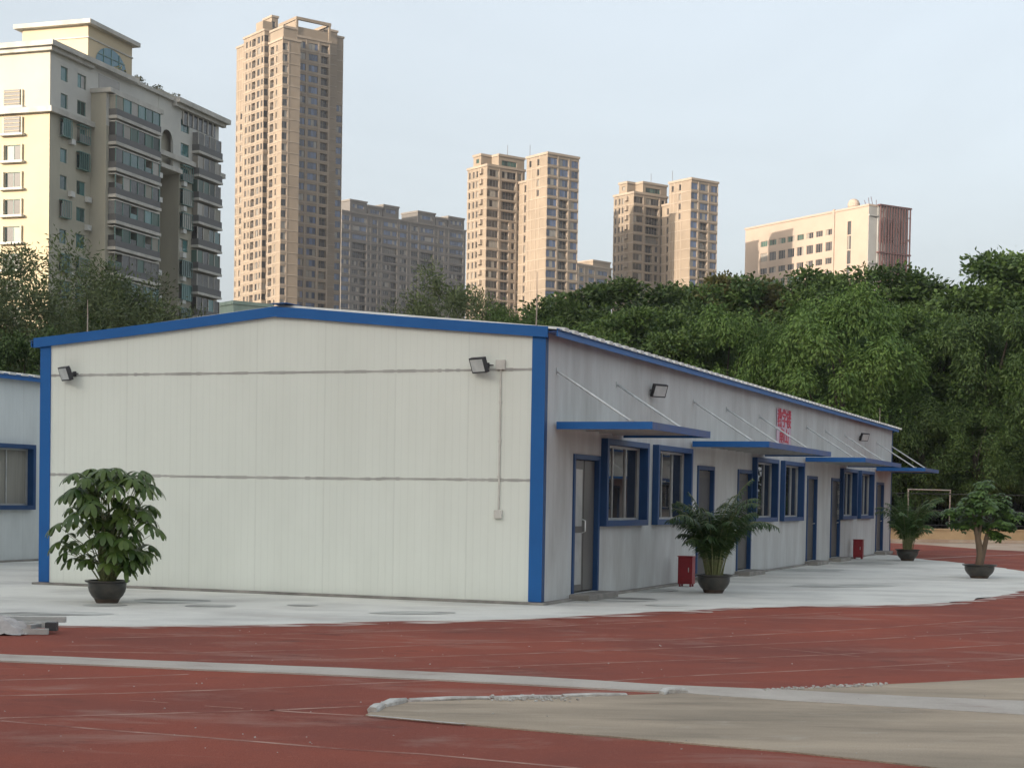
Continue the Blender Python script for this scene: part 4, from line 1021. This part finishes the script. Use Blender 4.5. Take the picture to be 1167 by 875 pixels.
# --- left apartment block
eR=Vector((.312,.95,0)).normalized(); eL=Vector((-.95,.312,0)).normalized()
YA=185; N=atb(58.3,YA); zA=ztop(58.3,54.5,YA); b=Bld('apartment_block',N,'cream and yellow apartment block with stacked balconies and a rooftop arch window at upper left','building')
fA=lambda x:x/2.366
FH=2.97; zC1=ztop(58.3,129,YA)
TG=(.75,2.3,'win','glass_teal','green_frame'); 
LA=22.; RA=extent(N,eR,250.5)
e105=extent(N,eR,105); e163=extent(N,eR,163); e185=extent(N,eR,184.5); e206=extent(N,eR,206)
O=Vector((N.x,N.y,0)); TA=Matrix(((eR.x,eL.x,0,O.x),(eR.y,eL.y,0,O.y),(0,0,1,0),(0,0,0,1)))
def mk(O_,ex,W,cols,m,z0,z1,skip=0,mr='a_sill',band=None): b.face(O_,ex,W,z0,z1,cols,FH,m,mr,skip=skip,band=band,depth=.2)
nf=16
# right (shaded) facade: near strip
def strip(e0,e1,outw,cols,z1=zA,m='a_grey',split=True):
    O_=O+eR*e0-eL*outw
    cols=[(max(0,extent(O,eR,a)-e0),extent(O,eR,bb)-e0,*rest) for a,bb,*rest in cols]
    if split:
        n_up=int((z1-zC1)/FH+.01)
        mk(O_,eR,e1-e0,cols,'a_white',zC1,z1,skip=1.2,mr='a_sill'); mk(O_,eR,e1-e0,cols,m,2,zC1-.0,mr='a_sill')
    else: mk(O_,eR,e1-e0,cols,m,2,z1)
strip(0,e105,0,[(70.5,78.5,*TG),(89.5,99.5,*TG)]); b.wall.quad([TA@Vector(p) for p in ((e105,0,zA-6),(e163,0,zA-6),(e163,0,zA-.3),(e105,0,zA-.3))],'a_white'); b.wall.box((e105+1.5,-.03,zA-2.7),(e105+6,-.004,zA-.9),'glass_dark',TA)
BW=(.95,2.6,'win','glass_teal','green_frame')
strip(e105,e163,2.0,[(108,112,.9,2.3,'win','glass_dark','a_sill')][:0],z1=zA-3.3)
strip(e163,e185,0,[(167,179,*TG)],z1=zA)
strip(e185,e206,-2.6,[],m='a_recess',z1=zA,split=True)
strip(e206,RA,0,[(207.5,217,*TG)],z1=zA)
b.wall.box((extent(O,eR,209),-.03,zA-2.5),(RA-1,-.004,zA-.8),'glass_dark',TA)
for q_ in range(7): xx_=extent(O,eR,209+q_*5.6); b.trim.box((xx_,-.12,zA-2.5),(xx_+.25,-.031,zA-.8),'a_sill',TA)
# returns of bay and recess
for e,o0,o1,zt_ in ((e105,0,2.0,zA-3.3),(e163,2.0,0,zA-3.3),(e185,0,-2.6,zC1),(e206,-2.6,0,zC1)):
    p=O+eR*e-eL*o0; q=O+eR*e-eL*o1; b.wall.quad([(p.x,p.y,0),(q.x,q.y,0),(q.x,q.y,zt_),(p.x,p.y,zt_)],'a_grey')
# left (sunlit) facade
OL=O+eL*LA
xw0=LA-extent(O,eL,26); xw1=LA-extent(O,eL,8)
xw0,xw1=sorted((xw0,xw1))
wl_=[(xw0,xw1,.6,2.3,'win','glass_green','a_sill')]
mk(OL,-eL,LA,[],'a_cream',zC1,zA); 
O_=OL; b.face(O_,-eL,LA,2,zC1,[(xw0,xw1,.65,2.35,'win','glass_dark','green_frame')],FH,'a_yellow','a_sill',depth=.2)
# back faces and roof
p1=OL; p2=OL+eR*RA; p3=O+eR*RA
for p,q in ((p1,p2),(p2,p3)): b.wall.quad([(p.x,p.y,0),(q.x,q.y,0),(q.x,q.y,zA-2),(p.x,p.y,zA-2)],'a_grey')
b.roof.quad([(p.x,p.y,zA-.4) for p in (O,O+eR*e105,OL+eR*e105,OL)],'a_grey')
b.roof.quad([(p.x,p.y,zA-.45) for p in (O+eR*e105,p3,p2,OL+eR*e105)],'a_grey')
tb=b.trim.box
for z_,h_,o_ in ((zA-.35,.55,.9),(zA-.8,.44,.5)):   # roof cornice round the near corner
    tb((-o_,-o_,z_),(extent(O,eR,152) if o_>.6 else e105,.0,z_+h_),'a_sill',TA); tb((-o_,.002,z_),(-.002,LA,z_+h_),'a_sill',TA)
tb((e105-.2,-2.7,zA-3.5),(e163+.5,-.005,zA-3.0),'a_sill',TA)
tb((extent(O,eR,152),-.45,zA-.3),(e206-2,.35,zA+.1),'a_sill',TA); tb((e206-1.9,-1.1,zA-.35),(RA+1.3,.35,zA+.25),'a_sill',TA); tb((e206-2,-.6,zA-.8),(RA+.9,-.005,zA-.36),'a_sill',TA)
tb((e163,.5,zA-.4),(e163+.3,9,zA+1.1),'a_grey',TA); tb((e185,.5,zA-.4),(e206,.8,zA+.8),'a_grey',TA)
for z_ in (zC1,):
    tb((-.6,-.6,z_-.25),(e105,-.004,z_+.35),'a_sill',TA); tb((-.6,-.002,z_-.25),(-.004,LA,z_+.35),'a_sill',TA); tb((e163,-.6,z_-.25),(RA+.9,-.004,z_+.35),'a_sill',TA)
# arched niche above the recess
ea,eb=extent(O,eR,184.8),extent(O,eR,198.5); c0=(ea+eb)/2; wA=(eb-ea)/2; seg=18; zTop=zA-4.0; za=zTop-wA*1.15; zBot=zC1-1.2
for i in range(seg):
    t0=math.pi*i/seg; t1=math.pi*(i+1)/seg
    b.wall.quad([TA@Vector((x_,-.05,z_)) for x_,z_ in ((c0+wA*math.cos(t0),za+wA*math.sin(t0)*1.15),(c0+wA*math.cos(t1),za+wA*math.sin(t1)*1.15),(c0+wA*math.cos(t1),zA-.3),(c0+wA*math.cos(t0),zA-.3))],'a_white')
for xa,xb in ((e185-.6,c0-wA),(c0+wA,e206+.1)): b.wall.box((xa,-.05,zBot),(xb,.3,zA-.3),'a_white',TA)
b.wall.box((e185-.6,.9,zBot),(e206+.1,1.1,zA-.35),'a_grey',TA)
b.wall.box((e185-.6,-.5,zBot-.5),(e206,2.5,zBot),'a_sill',TA)
# rooftop lantern with half-round teal window
Nt=atb(101,197); zt_=ztop(101,28.5,197); lt=extent(Nt,eL,26); rt=extent(Nt,eR,151)
TT=Matrix(((eR.x,eL.x,0,Nt.x),(eR.y,eL.y,0,Nt.y),(0,0,1,0),(0,0,0,1)))
b.wall.box((0,0,zA-1),(rt,lt,zt_-.3),'a_yellow',TT)
tb((-.7,-.7,zt_-.5),(rt+.8,lt+.8,zt_),'a_sill',TT); tb((-.12,-.12,zt_-2.0),(rt+.1,lt+.1,zt_-1.85),'a_sill',TT)
e0,e1=extent(Nt,eR,109),extent(Nt,eR,144.5); rc=(e1-e0)/2; cx_=(e0+e1)/2; zb=ztop(109,77,199)
pan=MB(); 
Rz=ztop(126,57.5,201)-zb-.2
for i in range(24):
    t0=math.pi*i/24; t1=math.pi*(i+1)/24
    pan.quad([TT@Vector((cx_,-.06,zb)),TT@Vector((cx_+rc*math.cos(t0),-.06,zb+Rz*math.sin(t0))),TT@Vector((cx_+rc*math.cos(t1),-.06,zb+Rz*math.sin(t1)))],'glass_dome')
for k in (-.5,0,.5):
    pan.box((cx_+rc*k-.05,-.12,zb),(cx_+rc*k+.05,-.07,zb+Rz*math.sqrt(1-k*k)),'green_frame',TT)
for k in (.0,.5): w_=rc*math.sqrt(1-k*k); pan.box((cx_-w_,-.13,zb+Rz*k),(cx_+w_,-.071,zb+Rz*k+.1),'green_frame',TT)
q=MB(); q.add(pan,Matrix.Translation((-N.x,-N.y,0))); q.build('arch_window',b.R)
b.finish(100)
# balconies, window boxes, air conditioners as parts
OFF=Matrix.Translation((-N.x,-N.y,0))@TA
def part(nm,fn):
    mb=MB(); fn(mb); q=MB(); q.add(mb,OFF); return q.build(nm,b.R)
rr=random.Random(21)
ba0=extent(O,eR,114); ba1=extent(O,eR,160.5); bb0=extent(O,eR,220); bb1=extent(O,eR,247.5)
for k in range(13):
    zb_=zA-3.3-(k+1)*FH+.1
    if zb_<6: break
    style=rr.choice(['teal','teal','mesh','dark','curt']) if k else 'teal'
    gl={'teal':'glass_teal','mesh':'mesh_grey','dark':'glass_dark','curt':'glass_green'}[style]
    def f1(mb,x0=ba0-1.2,x1=ba1,y0=-3.1,zb_=zb_,gl=gl):
        mb.box((x0,y0,zb_-.15),(x1,-2.0,zb_+.2),'a_sill')
        mb.box((x0+.1,y0+.1,zb_+.2),(x1-.1,-2.01,zb_+.95),'rail_dark')
        n=6
        for i in range(n): xa_=x0+.2+(x1-x0-.4)*i/n; mb.box((xa_,y0+.25+.004*i,zb_+.95),(xa_+(x1-x0-.4)/n-.005,-2.01,zb_+2.45-(.9 if rr.random()<.15 else 0)),gl if rr.random()<.62 else rr.choice(['glass_dark','mesh_grey','curtain','glass_green','glass_dark']))
        for i in range(n+1): x=x0+.2+(x1-x0-.4)*i/n; mb.box((x-.05,y0+.18,zb_+.9),(x+.05,y0+.26,zb_+2.5),'green_frame' if gl!='mesh_grey' else 'mesh_grey')
        mb.box((x0+.15,y0+.15,zb_+2.45),(x1-.15,-2.01,zb_+2.6),'a_sill')
    part('balcony',f1)
    st_=rr.choice(['teal','mesh','dark','curt']); gl={'teal':'glass_teal','mesh':'mesh_grey','dark':'glass_dark','curt':'glass_green'}[st_]
    zc_=zA-2-(k+1)*FH-.5
    def f2(mb,x0=bb0,x1=bb1,zb_=zc_,gl=gl):
        mb.box((x0,-1.1,zb_-.15),(x1,-.01,zb_+.15),'a_sill'); mb.box((x0+.1,-1.05,zb_+.15),(x1-.1,-.01,zb_+.95),'rail_dark'); 
        for i in range(4): xa_=x0+.2+(x1-x0-.4)*i/4; mb.box((xa_,-.8,zb_+.95),(xa_+(x1-x0-.4)/4-.005,-.01,zb_+2.5),gl if rr.random()<.6 else rr.choice(['glass_dark','mesh_grey','curtain','glass_dark']))
        for i in range(5): x=x0+.2+(x1-x0-.4)*i/4; mb.box((x-.05,-.88,zb_+.9),(x+.05,-.81,zb_+2.5),'a_sill')
    part('balcony',f2)
for k in range(1,12):
    for (px_,) in ((82,),(101,),(164,),(182,),(210,)):
        if rr.random()<.62:
            x=extent(O,eR,px_); z=zC1-k*FH+rr.uniform(-.3,.2)
            part('air_conditioner',lambda mb:mb.box((x-.4,-.45,z),(x+.4,-.02,z+.6),'ac_white'))
for k in range(12):    # green bay frames on windows of the shaded side
    for a_,b_ in ((69.5,79.5),(88.5,100.5),(166,180),(206.5,218)):
        if rr.random()<.75:
            x0,x1=extent(O,eR,a_),extent(O,eR,b_); z=zC1-(k+1)*FH+.6; zz=z+1.85
            def f3(mb):
                mb.box((x0,-.55,z-.06),(x1,-.02,z),'green_frame'); mb.box((x0,-.55,zz),(x1,-.02,zz+.08),'green_frame')
                n=5
                for i in range(n+1): xx=x0+(x1-x0)*i/n; mb.box((xx-.03,-.55,z),(xx+.03,-.5,zz),'green_frame')
                if rr.random()<.35: mb.box((x0+.05,-.5,z+.02),(x1-.05,-.45,z+.9),'mesh_grey')
                else: mb.box((x0+.1,-.47,z+.02),(x1-.1,-.42,zz-.02),'glass_teal')
            part('window_cage',f3)
for k in range(-1,13):  # projecting sills on sunlit side
    z=zC1-(k+1)*FH
    if z<8: break
    xa,xb=LA-xw1-.5,LA-xw0+.5
    def f4_(mb):
        mb.box((-.6,xa,z+.36),(-.02,xb,z+.60),'a_white'); mb.box((-.25,xa+.25,z+.62),(-.02,xa+.42,z+2.4),'a_cream'); mb.box((-.25,xb-.42,z+.62),(-.02,xb-.25,z+2.4),'a_cream')
        if k<1:
            mb.box((-.34,xa+.5,z+.65),(-.03,xb-.5,z+2.4),'glass_dark')
            for i in range(4): mb.box((-.40,xa+.5,z+.85+i*.42),(-.345,xb-.5,z+.91+i*.42),'a_yellow')
    part('window_surround',f4_)
# roof garden
mb=MB()
V=[];F=[]
for k in range(3600):
    x=rr.uniform(e163-6,e206+4); y=rr.uniform(.6,1.8); zz=zA-.3+rr.random()**1.5*1.2*(.4+abs(math.sin(x*.7))); c=TA@Vector((x,y,zz)); d_=Vector((rr.gauss(0,1),rr.gauss(0,1),rr.gauss(0,1))).normalized()
    leaflet(V,F,Vector((c.x-N.x,c.y-N.y,c.z)),d_,d_.orthogonal(),.26,.16,.2,3)
fin(V,F,'roof_garden','leaf_olive',b.R)
# brown neighbour at the very edge, pale green low block
NB_=atb(2.5,262); b=Bld('brown_block',NB_,'narrow strip of brown building at the left edge behind the cream apartment block','building')
b.block(NB_,20,1.2,ztop(2,82,262),'brown_wall',ex=eR,ey=eL,cl=[(16.5,18.5,.8,2.3,'win','glass_dark','far_frame')],mr='brown_wall'); b.finish(20)
NG=atb(268,300); b=Bld('low_block',NG,'low building with a pale green parapet at the foot of the tallest tower','building'); b.block(NG,8,extent(NG,dR,312),ztop(285,347.5,302),'pale_green',mr='pale_green',band=None); b.finish()
# unseen blocks added behind the camera on the sun side to shade the ground
sd=Vector((-.7,-.714,0)); pd=Vector((.714,-.7,0))
for k,(p0,p1,h) in enumerate(((-112,-62,52),(-61.97,-12,56),(-11.97,48,54))):
    O_=sd*95+pd*p0; b=Bld('housing_block',O_,['cream housing block behind the camera, the one farthest to the left','middle one of the three cream housing blocks behind the camera','cream housing block behind the camera, the one farthest to the right'][k],'building')
    W_=p1-p0; cols=[(3+i*6.,5.4+i*6.,.8,2.3,'win','glass_dark','far_frame') for i in range(int(W_/6))]
    en=-sd
    # facade facing the school ground
    holes=[]
    O2=Vector((O_.x,O_.y,0))
    for c in cols:
        for f_ in range(int(h/3)-1):
            zb=f_*3.+.9
            b.wins.append((O2+pd*c[0]+Vector((0,0,zb))-en*.15,pd,en,2.4,1.5,'win','glass_dark','far_frame',f_)); holes.append((c[0],c[1],zb,zb+1.5))
    facade(b.wall,O2,pd,en,W_,0,h,holes,.22,'a_yellow','a_sill')
    q=[O2,O2+pd*W_,O2+pd*W_+sd*14,O2+sd*14]
    for i in (1,2,3): a_,c_=q[i],q[(i+1)%4]; b.wall.quad([(a_.x,a_.y,0),(c_.x,c_.y,0),(c_.x,c_.y,h),(a_.x,a_.y,h)],'a_yellow')
    b.roof.quad([(p.x,p.y,h) for p in q],'a_sill'); b.finish(0)

HAZE=0.00017
if HAZE:
    hz=bpy.data.materials.new('haze'); hz.use_nodes=True; hn=hz.node_tree; hn.nodes.clear()
    ov=hn.nodes.new('ShaderNodeOutputMaterial'); pv=hn.nodes.new('ShaderNodeVolumePrincipled'); pv.inputs['Color'].default_value=(.93,.95,1,1); pv.inputs['Density'].default_value=HAZE; pv.inputs['Anisotropy'].default_value=.3
    hn.links.new(pv.outputs[0],ov.inputs['Volume']); M['haze']=hz
    tag(MB().box((-900,-700,-1.2),(900,1500,160),'haze').build('haze'),'thin even summer haze softening the far towers','haze',kind='stuff')
# ------------------------------------------------------------------ camera, light, world
cd=bpy.data.cameras.new('camera'); co=bpy.data.objects.new('camera',cd); COL.objects.link(co)
cd.sensor_width=36; cd.lens=36*FP/1167; cd.shift_y=SY/1167; cd.clip_end=6000; cd.clip_start=.1
Mx=Matrix((( cR.x,cU.x,-cF.x,0),(cR.y,cU.y,-cF.y,0),(cR.z,cU.z,-cF.z,H0),(0,0,0,1))); co.matrix_world=Mx
S.camera=co
EL=math.radians(13); sv=Vector((-.7*math.cos(EL),-.714*math.cos(EL),math.sin(EL)))
sl=bpy.data.lights.new('sun','SUN'); sl.energy=2.3; sl.angle=math.radians(.6); sl.color=(1.,.86,.70)
so=bpy.data.objects.new('sun',sl); COL.objects.link(so); so.rotation_euler=sv.to_track_quat('Z','Y').to_euler()
w=bpy.data.worlds.new('World'); S.world=w; w.use_nodes=True; nt=w.node_tree
sk=nt.nodes.new('ShaderNodeTexSky'); sk.sky_type='NISHITA'; sk.sun_disc=False; sk.sun_elevation=EL; sk.sun_rotation=math.atan2(sv.x,sv.y)
sk.air_density=.9; sk.dust_density=8.0; sk.ozone_density=1.0; sk.altitude=0
bg=nt.nodes['Background']; 
hs=nd(nt,'ShaderNodeHueSaturation',Saturation=.55,Value=.55); nt.links.new(sk.outputs[0],hs.inputs['Color'])
va=nd(nt,'ShaderNodeVectorMath',operation='ADD'); nt.links.new(hs.outputs[0],va.inputs[0]); va.inputs[1].default_value=(1.03,1.14,1.21)
tcw=nd(nt,'ShaderNodeTexCoord'); mpw=nd(nt,'ShaderNodeMapping'); mpw.inputs['Scale'].default_value=(1.5,1.5,5); nt.links.new(tcw.outputs['Generated'],mpw.inputs[0])
nw=nd(nt,'ShaderNodeTexNoise',Scale=2.2,Detail=7.,Roughness=.55,Distortion=.6); nt.links.new(mpw.outputs[0],nw.inputs['Vector'])
rw=nd(nt,'ShaderNodeMapRange'); rw.inputs[1].default_value=.35; rw.inputs[2].default_value=.7; rw.inputs[3].default_value=.975; rw.inputs[4].default_value=1.05; nt.links.new(nw.outputs['Fac'],rw.inputs[0])
vs_=nd(nt,'ShaderNodeVectorMath',operation='SCALE'); nt.links.new(va.outputs[0],vs_.inputs[0]); nt.links.new(rw.outputs[0],vs_.inputs['Scale'])
nt.links.new(vs_.outputs[0],bg.inputs[0]); bg.inputs[1].default_value=.12
S.view_settings.view_transform='Standard'; S.view_settings.look='None'; S.view_settings.exposure=1.68; S.view_settings.gamma=1
S.render.engine='CYCLES'; S.cycles.max_bounces=6; S.cycles.use_denoising=True; S.cycles.transparent_max_bounces=6
